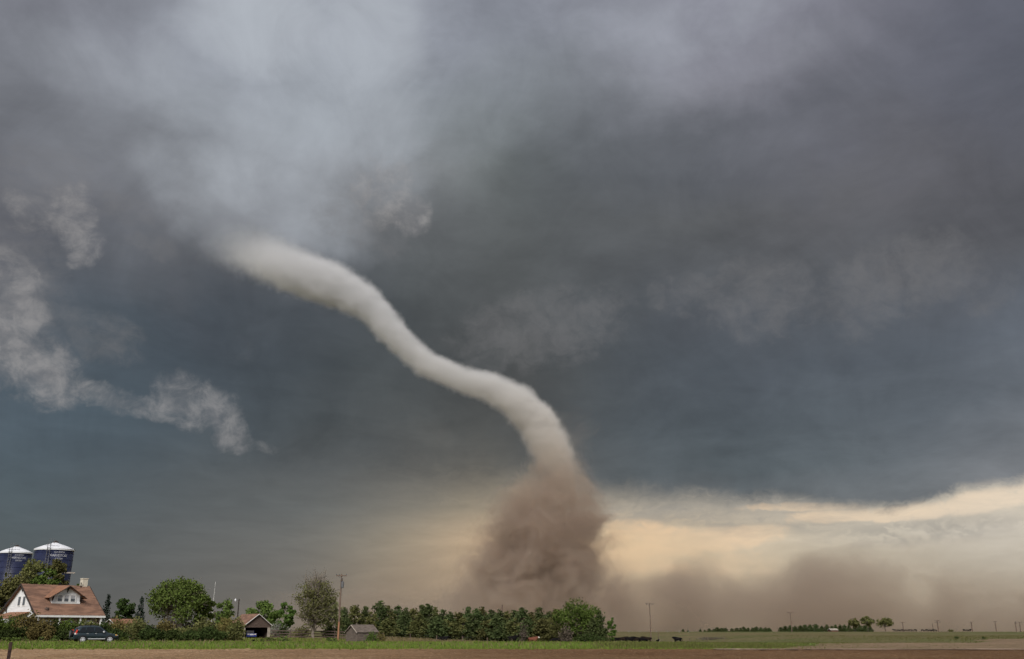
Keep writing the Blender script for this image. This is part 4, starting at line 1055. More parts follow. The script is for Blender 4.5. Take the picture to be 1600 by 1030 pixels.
def gable_shed(name, label, px, y, rz, w, L, zw, zr, wall, roofm, open_front=False, over=0.25, z0=None, cat='shed', trim='white_trim'):
    """small gabled building; the gable front faces local -y, the ridge runs back along +y"""
    x = bearing_x(px, y)
    zb = terrain(x, y) if z0 is None else z0
    t = thing(name, label, cat, (x, y, zb), rz)
    h = w / 2
    k = (zr - zw) / h
    if not open_front:
        # weatherboards of the gable and side, each one a piece
        n = max(5, int(zw / 0.2))
        m = MB()
        m.add([(-h, 0, -0.2), (h, 0, -0.2), (h, L, -0.2), (-h, L, -0.2), (-h, 0, zw), (h, 0, zw), (h, L, zw), (-h, L, zw), (0, 0, zr - 0.05), (0, L, zr - 0.05)],
              [(0, 1, 5, 8, 4), (1, 2, 6, 5), (2, 3, 7, 9, 6), (3, 0, 4, 7)])
        wl = m.build('wall', MAT[wall], t)
        for i in range(n):
            z0_, z1_ = zw * i / n, zw * (i + 1) / n - 0.012
            m = MB(); m.box(-h - 0.0, h, -0.03 - 0.008 * (i % 2), -0.003, z0_, z1_); m.build('board', MAT[wall], wl)
            m = MB(); m.box(h + 0.003, h + 0.03 + 0.008 * (i % 2), 0.02, L, z0_, z1_); m.build('board', MAT[wall], wl)
        m = MB(); m.box(-0.35, 0.45, -0.07, -0.04, 0, min(1.15, zw * 0.88)); d = m.build('door', MAT[wall], t)
        m = MB(); m.bar((-0.30, -0.085, 0.2), (0.40, -0.085, 0.2), 0.08, 0.02, (0, 1, 0)); m.build('batten', MAT[wall], d)
    else:
        m = MB(); m.box(-h, -h + 0.1, 0.05, L, -0.2, zw); m.build('side_wall', MAT['dark_wood_and_shade'], t)  # left wall, back wall and floor: interior shade put into their dark colour
        m = MB(); m.box(h - 0.1, h, 0.05, L, -0.2, zw); m.build('side_wall', MAT[wall], t)
        m = MB(); m.box(-h + 0.1, h - 0.1, L - 0.1, L, -0.2, zw); m.build('back_wall', MAT['dark_wood_and_shade'], t)
        m = MB(); m.box(-h + 0.1, h - 0.1, 0.06, L - 0.1, -0.1, 0.03); m.build('floor', MAT['dark_wood_and_shade'], t)
        m = MB(); m.add([(-h, L, zw), (h, L, zw), (0, L, zr - 0.05)], [(0, 2, 1)]); m.build('back_gable', MAT[wall], t)
        # boarded front gable
        n = 7
        g = MB(); g.box(-h, h, 0.0, 0.08, zw - 0.38, zw - 0.03); lint = g.build('lintel', MAT[wall], t)
        for i in range(n):
            za, zb_ = zw + (zr - zw) * i / n, zw + (zr - zw) * (i + 1) / n
            xa, xb = h * (1 - i / n), h * (1 - (i + 1) / n)
            g = MB(); o_ = 0.012 * (i % 2)
            g.add([(-xa, 0.02 + o_, za), (xa, 0.02 + o_, za), (xb, 0.02 + o_, zb_ - 0.012), (-xb, 0.02 + o_, zb_ - 0.012), (-xa, 0.06, za), (xa, 0.06, za), (xb, 0.06, zb_ - 0.012), (-xb, 0.06, zb_ - 0.012)],
                  [(0, 1, 2, 3), (7, 6, 5, 4), (0, 4, 5, 1), (1, 5, 6, 2), (2, 6, 7, 3), (3, 7, 4, 0)])
            g.build('board', MAT[wall], lint)
        m = MB(); m.box(h - 0.42, h + 0.02, -0.03, 0.04, -0.2, zw - 0.39); m.build('door_jamb', MAT['pale_wood'], t)
        m = MB(); m.box(-h - 0.02, -h + 0.16, -0.03, 0.04, -0.2, zw - 0.39); m.build('door_jamb', MAT['pale_wood'], t)
    for s in (-1, 1):
        m = MB()
        xe = s * (h + over); zee = zw - k * over
        a, b, c, d = Vector((xe, -over, zee + 0.05)), Vector((0, -over, zr + 0.05)), Vector((0, L + over, zr + 0.05)), Vector((xe, L + over, zee + 0.05))
        n = (b - a).cross(d - a).normalized() * 0.06
        if n.z < 0:
            n = -n
        vs = [a, b, c, d]
        m.add([*[p + n for p in vs], *vs], [(0, 1, 2, 3), (7, 6, 5, 4), (0, 4, 5, 1), (1, 5, 6, 2), (2, 6, 7, 3), (3, 7, 4, 0)])
        rf = m.build('roof', MAT[roofm], t)
        m = MB(); m.bar((xe, -over - 0.03, zee + 0.03), (0, -over - 0.03, zr + 0.03), 0.05, 0.16, (0, 1, 0)); m.build('rake_board', MAT[trim], rf)
    return t


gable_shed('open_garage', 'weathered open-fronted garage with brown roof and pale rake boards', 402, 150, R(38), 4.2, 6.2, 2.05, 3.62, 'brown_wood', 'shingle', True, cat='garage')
g = gable_shed('small_shed', 'small weathered grey board shed behind a green shrub', 550, 118, R(-46), 2.4, 3.0, 1.32, 2.14, 'grey_wood', 'grey_wood', False, 0.12, trim='pale_wood')
gable_shed('low_outbuilding', 'low brown roofed outbuilding between house and reddish shrub', 172, 140, R(-40), 3.0, 3.6, 2.1, 2.75, 'pale_wood', 'shingle_red', False, 0.25)
gable_shed('barn', 'tiny red barn with a pale roof beside the far conifer belt', 1296, 525, R(-75), 3.5, 4.2, 0.9, 1.7, 'barn_red', 'pale_wood', False, 0.2, cat='barn')
x_, y_ = bearing_x(396, 152.5), 152.5
t = thing('small_vehicle', 'blue and white vehicle front half seen in the dark garage', 'vehicle', (bearing_x(402, 150) - 0.45 * math.cos(R(38)) - 0.9 * math.sin(R(38)), 150 - 0.45 * math.sin(R(38)) + 0.9 * math.cos(R(38)), 0.03), R(38))
m = MB(); m.box(-0.8, 0.8, 0, 2.6, 0.3, 0.8); m.box(-0.7, 0.7, 0.7, 2.2, 0.8, 1.25); m.build('body', MAT['tarp_blue'], t)
for s in (-0.55, 0.55):
    m = MB(); m.box(s - 0.17, s + 0.17, -0.04, -0.005, 0.55, 0.75); m.build('headlight', MAT['lamp_clear'], t)
m = MB(); m.box(-0.3, 0.3, -0.045, -0.005, 0.5, 0.72); m.build('grille', MAT['silo_white'], t)
m = MB(); m.box(-0.6, 0.6, 0.66, 0.695, 0.85, 1.18); m.build('windscreen', MAT['lamp_clear'], t)
for sx in (-0.72, 0.72):
    for sy in (0.5, 2.1):
        m = MB(); m.lathe([(0.3, -0.09), (0.3, 0.09)], 14, Matrix.Translation((sx, sy, 0.3)) @ Matrix.Rotation(math.pi / 2, 4, 'Y')); m.build('wheel', MAT['tyre'], t)


# ------------------------------------------------------------------ silos
def text_mesh(txt, size, mat):
    cu = bpy.data.curves.new('lettering', 'FONT')
    cu.body = txt
    cu.size = size
    cu.align_x = 'CENTER'
    cu.extrude = 0.0
    o = bpy.data.objects.new('lettering', cu)
    COL.objects.link(o)
    dg = bpy.context.evaluated_depsgraph_get()
    me = bpy.data.meshes.new_from_object(o.evaluated_get(dg))
    bpy.data.objects.remove(o)
    bpy.data.curves.remove(cu)
    bm = bmesh.new(); bm.from_mesh(me)
    bmesh.ops.subdivide_edges(bm, edges=[e for e in bm.edges if e.calc_length() > size * 0.3], cuts=2)
    bm.to_mesh(me); bm.free()
    me.materials.clear(); me.materials.append(mat)
    return me


def silo(label, px, y, top_eave, wpx, apex, text_az, seed):
    x = bearing_x(px, y)
    # the wall is seen leaning in because the camera looks up, so place it by its foot
    zt = height_at(top_eave, y)
    r = wpx / 2.0 / 1440.0 * (y * math.cos(TILT) + (zt - EYE) * math.sin(TILT))
    v = (515.0 - top_eave) / 1440.0
    x = (px - 800.0) / 1440.0 * (y * math.cos(TILT) + (zt - EYE) * math.sin(TILT))
    t = thing('silo', label, 'silo', (x, y, 0), 0, 'farm silos')
    za = height_at(apex, y)
    m = MB(); m.lathe([(r, -0.3), (r, zt)], 48)
    wall = m.build('wall', MAT['silo_blue'], t, smooth=False)
    wall.data.polygons.foreach_set('use_smooth', [len(p.vertices) == 4 for p in wall.data.polygons])
    nb = int(zt / 1.45)
    for i in range(1, nb + 1):                     # ring seams between the steel courses
        z = zt * i / (nb + 0.6)
        m = MB(); m.lathe([(r + 0.004, z - 0.05), (r + 0.035, z - 0.03), (r + 0.035, z + 0.03), (r + 0.004, z + 0.05)], 48, caps=False); m.build('seam', MAT['silo_seam'], wall)
    m = MB(); m.lathe([(r + 0.16, zt - 0.35), (r + 0.20, zt - 0.02), (r * 0.62, zt + (za - zt) * 0.52), (0.75, za - 0.12), (0.7, za)], 40)
    roof = m.build('roof', MAT['silo_white'], t)
    m = MB(); m.lathe([(0.62, za - 0.05), (0.62, za + 0.18), (0.2, za + 0.45), (0.05, za + 0.5)], 16); m.build('roof_cap', MAT['dark_wood_and_shade'], roof)
    m = MB()
    for i in range(9):
        a = -math.pi / 2 + (i - 4) * 0.16
    rail = MB()
    for a in (-2.2, -1.75, -1.3):
        p = Vector((math.cos(a) * 1.5, math.sin(a) * 1.5, za - 0.3)); rail.bar(p, p + Vector((0, 0, 1.1)), 0.05)
    q = [Vector((math.cos(a) * 1.5, math.sin(a) * 1.5, za + 0.75)) for a in (-2.2, -1.75, -1.3)]
    rail.bar(q[0], q[1], 0.05); rail.bar(q[1], q[2], 0.05)
    rail.build('railing', MAT['grey_metal'], roof)
    # ladder in its cage
    la = text_az - 0.55
    lad = MB()
    ca, sa = math.cos(la), math.sin(la)
    for s in (-0.28, 0.28):
        bx_, by_ = ca * (r + 0.35) - sa * s, sa * (r + 0.35) + ca * s
        lad.bar((bx_, by_, 1.0), (bx_, by_, zt + 0.9), 0.09)
    for i in range(int(zt / 0.6)):
        z = 1.2 + i * 0.6
        lad.bar((ca * (r + 0.35) + sa * 0.28, sa * (r + 0.35) - ca * 0.28, z), (ca * (r + 0.35) - sa * 0.28, sa * (r + 0.35) + ca * 0.28, z), 0.05)
    ladder = lad.build('ladder', MAT['grey_metal'], t)
    cg = MB()
    for z in np.arange(3.0, zt + 1, 1.2):
        pts = [(ca * (r + 0.35) + math.cos(la + b) * 0.55 * 1.0, sa * (r + 0.35) + math.sin(la + b) * 0.55, z) for b in np.linspace(-1.6, 1.6, 7)]
        for a_, b_ in zip(pts[:-1], pts[1:]):
            cg.bar(a_, b_, 0.05)
    cg.build('cage', MAT['dark_wood_and_shade'], ladder)
    # painted lettering curved round the wall
    for txt, size, z in (('A.O.SMITH', 0.5, zt - 1.0), ('HARVESTORE', 0.74, zt - 1.75), ('SYSTEM', 0.5, zt - 2.35)):
        me = text_mesh(txt, size, MAT['letter_white'])
        for vtx in me.vertices:
            a = text_az + vtx.co.x * (0.78 if txt == 'HARVESTORE' else 0.9) / r
            vtx.co = (math.cos(a) * (r + 0.05), math.sin(a) * (r + 0.05), z + vtx.co.y)
        o = link('lettering', me, wall)
    me = text_mesh('A.O.SMITH', 0.62, MAT['letter_dark'])
    ra = text_az - 0.5
    for vtx in me.vertices:
        rad = r * 0.80 - vtx.co.y * 0.95
        zz = zt + (za - zt) * 0.52 * ((r + 0.2 - rad) / (0.38 * r + 0.2)) + 0.06
        a = ra + vtx.co.x * 1.0 / rad
        vtx.co = (math.cos(a) * rad, math.sin(a) * rad, zz)
    link('lettering', me, roof)
    return t


silo('dark blue silo with white conical roof, right and taller in view of the pair', 85.5, 205, 858.5, 56, 848.5, -math.pi / 2 + 0.72, 1)
silo('dark blue silo with white conical roof, left and lower in view of the pair', 25, 240, 863.5, 46.5, 854.5, -math.pi / 2 + 0.72, 2)
t = thing('loading_arm', 'pale horizontal boom crossing before the right silo', 'boom', (bearing_x(90, 180), 180, 0), R(25))
m = MB(); m.bar((-2.0, 0, height_at(895, 180)), (1.6, 0, height_at(895, 180)), 0.22); m.build('boom', MAT['pale_wood'], t)
m = MB(); m.tube([(-1.8, 0, 0), (-1.8, 0, height_at(895, 180) - 0.1)], [0.09, 0.09], 8); m.build('mast', MAT['grey_metal'], t)


# ------------------------------------------------------------------ poles
def utility_pole(label, px, y, top, arm, thick=0.17, transformer=False, two=False, z0=None, rz=0.25, base=False):
    x = bearing_x(px, y)
    zb = terrain(x, y) if z0 is None else z0
    H = height_at(top, y) - zb
    t = thing('utility_pole', label, 'utility pole', (x, y, zb), rz, 'utility poles')
    m = MB(); zj = H * 0.28
    if base:
        m.tube([(0, 0, -0.2), (0, 0, zj)], [thick * 1.15, thick * 1.02], 10); m.build('pole_butt', MAT['pole_base'], t)
        m = MB(); m.tube([(0, 0, zj), (0.02, 0, H * 0.6), (0, 0, H)], [thick, thick * 0.85, thick * 0.66], 10); m.build('pole', MAT['pole_wood'], t)
    else:
        m.tube([(0, 0, -0.2), (0.02, 0, H * 0.5), (0, 0, H)], [thick, thick * 0.85, thick * 0.66], 8); m.build('pole', MAT['pole_wood'], t)
    for j in range(2 if two else (1 if arm else 0)):
        z = H - 0.25 - 1.0 * j * (H / 8)
        m = MB(); m.bar((-arm / 2, -thick * 0.8, z), (arm / 2, -thick * 0.8, z), 0.11, 0.13 if y < 300 else 0.26); c = m.build('crossarm', MAT['pole_wood'], t)
        m = MB(); m.bar((-arm * 0.3, -thick * 0.8, z - 0.05), (0, -thick * 0.8, z - arm * 0.3), 0.04); m.bar((arm * 0.3, -thick * 0.8, z - 0.05), (0, -thick * 0.8, z - arm * 0.3), 0.04); m.build('brace', MAT['grey_metal'], c)
        for s in (-0.46, -0.2, 0.46):
            m = MB(); m.lathe([(0.05, 0), (0.07, 0.05), (0.04, 0.1), (0.07, 0.15), (0.03, 0.2)], 8, Matrix.Translation((s * arm, -thick * 0.8, z + 0.065))); m.build('insulator', MAT['grey_metal'], c)
    if transformer:
        m = MB(); m.lathe([(0.19, H - 1.95), (0.21, H - 1.9), (0.21, H - 1.2), (0.17, H - 1.12), (0.05, H - 1.0)], 14, Matrix.Translation((0.22, -0.25, 0))); m.build('transformer', MAT['grey_metal'], t)
        m = MB(); m.bar((-0.2, -0.12, H - 1.0), (0.2, -0.12, H - 1.0), 0.06); m.bar((0.18, -0.1, H - 1.0), (0.18, -0.1, H - 0.6), 0.09); m.build('cutout', MAT['dark_wood_and_shade'], t)
        m = MB(); m.tube([(0, 0, H - 2.1), (-0.6, -0.1, H - 2.25), (-1.1, -0.15, H - 2.55)], [0.025] * 3, 5); m.build('service_line', MAT['dark_wood_and_shade'], t)
    return t


utility_pole('tall wooden utility pole with transformer and orange butt by the half-bare tree', 529, 138, 897, 1.55, 0.13, True, base=True, rz=0.1)
utility_pole('lone utility pole with one crossarm right of the windbreak', 1016.5, 215, 942, 2.1, 0.15, z0=-1.5, rz=0.1)
utility_pole('utility pole rising behind the far conifer belt', 1237, 430, 956, 3.2, 0.22, rz=0.15)
utility_pole('small distant utility pole just right of the sparse leaning tree', 1411.5, 560, 972, 3.2, 0.32, rz=0.2)
utility_pole('distant bare thin pole left of the double-arm pole', 1458, 560, 974, 0, 0.22)
utility_pole('distant double-arm utility pole amid the far cattle', 1466, 550, 969, 3.8, 0.38, two=True, rz=0.2)
utility_pole('distant utility pole right of the far bush', 1519, 560, 971.5, 3.4, 0.34, rz=0.5)
utility_pole('distant utility pole fourth from the right edge', 1556.5, 560, 970.5, 3.2, 0.34, rz=0.5)
utility_pole('distant double-arm utility pole next to the rightmost one', 1588, 560, 971.5, 3.2, 0.34, two=True, rz=0.5)
utility_pole('rightmost distant utility pole at the edge of the picture', 1594.5, 575, 972, 3.0, 0.32, rz=0.5)
x_ = bearing_x(329, 150)
t = thing('flagpole', 'tall thin white pole above the hedge right of the round tree', 'flagpole', (x_, 150, 0))
m = MB(); m.tube([(0, 0, -0.1), (0, 0, 4.0), (0.05, 0, height_at(911, 150))], [0.065, 0.055, 0.03], 8); m.build('shaft', MAT['post_white'], t)
m = MB(); m.lathe([(0.02, 0), (0.08, 0.06), (0.02, 0.14)], 8, Matrix.Translation((0.05, 0, height_at(911, 150)))); m.build('finial', MAT['post_white'], t)
x_ = bearing_x(369.5, 160)
zt_ = height_at(936, 160)
t = thing('yard_light', 'dark yard pole with a white lamp on a short arm above the hedge', 'yard light', (x_, 160, 0))
m = MB(); m.tube([(0, 0, -0.1), (0, 0, zt_)], [0.13, 0.09], 8); m.build('pole', MAT['dark_wood_and_shade'], t)
m = MB(); m.tube([(0, 0, zt_ - 0.35), (-0.3, 0, zt_ - 0.15), (-0.55, 0, zt_ - 0.1)], [0.03] * 3, 6); m.build('arm', MAT['grey_metal'], t)
m = MB(); m.lathe([(0.05, 0.12), (0.13, 0.0), (0.15, -0.12), (0.09, -0.3), (0.03, -0.34)], 10, Matrix.Translation((-0.6, 0, zt_ - 0.08))); m.build('lamp', MAT['silo_white'], t)
x_ = bearing_x(784.5, 216)
t = thing('stub_pole', 'short dark pole poking above the windbreak', 'pole', (x_, 216, terrain(x_, 216)))
m = MB(); m.tube([(0, 0, -0.1), (0, 0, height_at(946, 216) - terrain(x_, 216))], [0.14, 0.12], 8); m.build('shaft', MAT['pole_wood'], t)
m = MB(); m.lathe([(0.15, 0), (0.15, 0.06), (0.05, 0.14)], 8, Matrix.Translation((0, 0, height_at(946, 216) - terrain(x_, 216)))); m.build('cap', MAT['dark_wood_and_shade'], t)

# the near steel fence post at the left edge
t = thing('fence_post', 'dark rusty steel fence post close by at the left edge of the field', 'fence post', (bearing_x(20.5, 12.8), 12.8, 0))
ph = height_at(1003.5, 12.8)
m = MB(); m.box(-0.022, 0.022, -0.004, 0.004, -0.3, ph); m.box(-0.004, 0.004, 0.0042, 0.035, -0.3, ph); m.build('shaft', MAT['rust'], t)
m = MB()
for i in range(16):
    z = 0.1 + i * (ph - 0.15) / 16
    m.box(-0.010, 0.010, -0.013, -0.0045, z, z + 0.025)
m.build('stud_row', MAT['rust'], t)
t['label'] = 'dark rusty steel fence post close by at the left edge of the field'


# ------------------------------------------------------------------ fences
def fence(name, label, pts, post_h, rails, mat, step=2.4, wire=False, thick=0.11):
    a = Vector((*pts[0], 0)); b = Vector((*pts[1], 0))
    L = (b - a).length
    n = max(2, int(L / step))
    rnd = random.Random(int(L * 10))
    t = thing(name, label, 'fence', (a.x, a.y, terrain(a.x, a.y)))
    P = []
    for i in range(n + 1):
        p = a.lerp(b, i / n)
        P.append(Vector((p.x - a.x, p.y - a.y, terrain(p.x, p.y) - terrain(a.x, a.y))))
    for p in P:
        m = MB()
        ln = Vector((rnd.uniform(-0.05, 0.05), 0, 0))
        m.tube([p + Vector((0, 0, -0.2)), p + ln + Vector((0, 0, post_h * rnd.uniform(0.92, 1.08)))], [thick * 0.55, thick * 0.5], 6)
        m.build('post', MAT[mat], t)
    for z in rails:
        if wire:
            m = MB()
            for p, q in zip(P[:-1], P[1:]):
                m.bar(p + Vector((0, 0, z)), q + Vector((0, 0, z)), 0.006)
            m.build('wire', MAT['grey_metal'], t)
        else:
            for p, q in zip(P[:-1], P[1:]):
                d = Vector((0, 0, rnd.uniform(-0.04, 0.04)))
                m = MB(); m.bar(p + Vector((0, -0.07, z)) + d, q + Vector((0, -0.07, z)) + d, 0.04, 0.14); m.build('rail', MAT[mat], t)
    return t


fence('rail_fence', 'old brown rail fence behind the half-bare tree', ((bearing_x(421, 156), 156), (bearing_x(541, 150), 150)), 1.35, (0.35, 0.75, 1.15), 'brown_wood', 2.0)
fence('wire_fence', 'wire fence on thin posts in front of the windbreak', ((bearing_x(600, 150), 150), (bearing_x(800, 158), 158)), 1.25, (0.4, 0.75, 1.1), 'pole_wood', 4.2, True)
fence('wire_fence', 'wire fence on thin posts right of the lone utility pole', ((bearing_x(1022, 200), 200), (bearing_x(1130, 205), 205)), 1.25, (0.4, 0.75, 1.1), 'pole_wood', 3.5, True)
t = thing('short_post', 'short dark post beside the lone utility pole', 'post', (bearing_x(1028.5, 205), 205, terrain(bearing_x(1028.5, 205), 205)))
m = MB(); m.tube([(0, 0, -0.2), (0, 0, 2.5)], [0.07, 0.06], 7); m.build('shaft', MAT['pole_wood'], t)
m = MB(); m.box(-0.3, 0.3, -0.1, 0.1, 0.5, 0.9); m.build('box', MAT['pale_wood'], t)
for i, px in enumerate((982.5, 999.6, 1025.6, 1043, 1061, 1076)):
    y = 420
    x = bearing_x(px, y)
    zb = terrain(x, y)
    t = thing('white_post', '%s small white post from the left along the far pasture edge' % ORD[i], 'fence post', (x, y, zb), 0, 'white posts on the far pasture')
    h_ = height_at(985.2, y) - zb
    m = MB(); m.tube([(0, 0, -0.1), (0, 0, h_)], [0.09, 0.085], 8); m.build('shaft', MAT['post_white'], t)
    m = MB(); m.lathe([(0.16, 0), (0.16, 0.05), (0.04, 0.12)], 8, Matrix.Translation((0, 0, h_))); m.build('cap', MAT['post_white'], t)


# ------------------------------------------------------------------ cattle
def cow_mesh(name, pose, mat):
    """one continuous body grown from a skeleton"""
    J = {}
    E_ = []
    def jt(n, p, r, par=None):
        J[n] = (len(J), p, r)
        if par:
            E_.append((J[par][0], J[n][0]))
    lie = pose == 'lying'
    dz = -0.62 if lie else 0.0
    jt('hip', (-0.62, 0, 1.12 + dz), (0.30, 0.27))
    jt('rump', (-0.86, 0, 1.08 + dz), (0.24, 0.22), 'hip')
    jt('belly', (-0.1, 0, 1.02 + dz), (0.36, 0.36), 'hip')
    jt('chest', (0.45, 0, 1.05 + dz), (0.33, 0.35), 'belly')
    hz = {'standing': (1.32, 1.38, 1.22), 'grazing': (0.88, 0.52, 0.22), 'lying': (1.30, 1.38, 1.24)}[pose]
    jt('neck', (0.80, 0, hz[0] + dz), (0.20, 0.22), 'chest')
    jt('poll', (1.02, 0.03, hz[1] + dz), (0.155, 0.15), 'neck')
    jt('muzzle', (1.30 if pose != 'grazing' else 1.12, 0.05, hz[2] + dz), (0.10, 0.095), 'poll')
    for s in (-1, 1):
        jt('ear%d' % s, (0.98, 0.26 * s, hz[1] + 0.03 + dz), (0.035, 0.03), 'poll')
    for s in (-1, 1):
        if lie:
            jt('fk%d' % s, (0.62, 0.26 * s, 0.16), (0.10, 0.10), 'chest'); jt('ff%d' % s, (0.95, 0.24 * s, 0.06), (0.055, 0.05), 'fk%d' % s)
            jt('hk%d' % s, (-0.30, 0.36 * s, 0.18), (0.13, 0.12), 'hip'); jt('hf%d' % s, (0.05, 0.38 * s, 0.06), (0.06, 0.05), 'hk%d' % s)
        else:
            st = 0.09 * s
            jt('fe%d' % s, (0.52, 0.20 * s, 0.72), (0.12, 0.10), 'chest'); jt('fk%d' % s, (0.54 + st, 0.20 * s, 0.40), (0.07, 0.065), 'fe%d' % s); jt('ff%d' % s, (0.55 + st, 0.20 * s, 0.04), (0.065, 0.06), 'fk%d' % s)
            jt('hs%d' % s, (-0.58, 0.22 * s, 0.76), (0.15, 0.12), 'hip'); jt('hh%d' % s, (-0.82 - st, 0.21 * s, 0.45), (0.075, 0.07), 'hs%d' % s); jt('hf%d' % s, (-0.76 - st, 0.21 * s, 0.04), (0.065, 0.06), 'hh%d' % s)
    jt('tail', (-1.02, 0, 1.02 + dz), (0.04, 0.04), 'rump'); jt('tail2', (-1.06, 0.02, max(0.12, 0.5 + dz)), (0.035, 0.03), 'tail')
    me = bpy.data.meshes.new(name)
    L_ = sorted(J.values())
    me.from_pydata([p for i, p, r in L_], E_, [])
    o = bpy.data.objects.new('tmp', me); COL.objects.link(o)
    o.modifiers.new('skin', 'SKIN')
    for (i, p, r), sv in zip(L_, me.skin_vertices[0].data):
        sv.radius = r
        sv.use_root = (i == 0)
    sb = o.modifiers.new('sub', 'SUBSURF'); sb.levels = 2; sb.render_levels = 2
    dg = bpy.context.evaluated_depsgraph_get()
    res = bpy.data.meshes.new_from_object(o.evaluated_get(dg))
    bpy.data.objects.remove(o)
    res.materials.clear(); res.materials.append(MAT[mat])
    res.polygons.foreach_set('use_smooth', [True] * len(res.polygons))
    return res


COWS = {p: cow_mesh('cow', p, 'hide_black') for p in ('standing', 'grazing', 'lying')}
COW_HEREFORD = cow_mesh('cow', 'standing', 'hide_hereford')
COW_BROWN = {p: cow_mesh('cow', p, 'hide_brown') for p in ('standing', 'grazing', 'lying')}
def cow(label, px, y, rz, me, group=None, s=1.0, dz=0.0):
    x = bearing_x(px, y)
    o = link('cow', me)
    o.location = (x, y, terrain(x, y) + dz)
    o.rotation_euler = (0, 0, R(rz)); o.scale = (s, s, s)
    return tag(o, label, 'cow', group)
cow('black cow lying in the dry grass at the foot of the windbreak', 692, 178, 4, COWS['lying'], s=1.05)
cow('black cow standing alone facing right before the windbreak', 801, 188, 12, COWS['standing'], s=1.05)
cow('red and white cow standing before the windbreak', 833, 188, -8, COW_HEREFORD)
cow('black cow grazing with head down right of the red cow', 866, 190, 170, COWS['grazing'])
cow('black cow standing close behind the grazing one', 877, 194, -20, COWS['standing'])
HERD = [(961, 200, 175, 'grazing'), (973, 204, 10, 'standing'), (984, 201, -10, 'standing'), (994, 203, 185, 'standing'), (1004, 200, 20, 'grazing'), (1010, 206, 170, 'standing')]
for i, (px, y, rz, p) in enumerate(HERD):
    cow('%s cow from the left of the dark herd left of the lone utility pole' % ORD[i], px, y, rz, (COW_BROWN if i % 2 else COWS)[p], 'dark herd by the lone utility pole', 1.05)
cow('black calf by the short post right of the lone utility pole', 1027, 199, 60, COWS['standing'], s=0.7)
cow('lone black cow in the pasture right of the herd', 1058, 205, 150, COWS['standing'])
shrub('weed', 'dark low weed tuft on the right-hand pasture, left of two', 1493, 152, 994, 8, 'leaf_dark', 330, leaves=120, size=0.14, group='weed tufts on the right-hand pasture', cat='weed', stems=3)
shrub('weed', 'dark low weed tuft on the right-hand pasture, right of two', 1535, 150, 994, 8, 'leaf_dark', 331, leaves=120, size=0.14, group='weed tufts on the right-hand pasture', cat='weed', stems=3)
RISE = [1397.5, 1403.5, 1409, 1414.5, 1420, 1425, 1430.5, 1441.5, 1447, 1452, 1457, 1461.5, 1506.5, 1511, 1515.5]
for i, px in enumerate(RISE):
    cow('%s of the tiny black cattle in line on the far rise, counted from the left' % ORD[i], px, 497 + (i * 7 % 5), (8 if i % 3 else 185) + i * 3 % 20, COWS['grazing' if i % 2 else 'standing'], 'cattle on the far rise', 0.85)


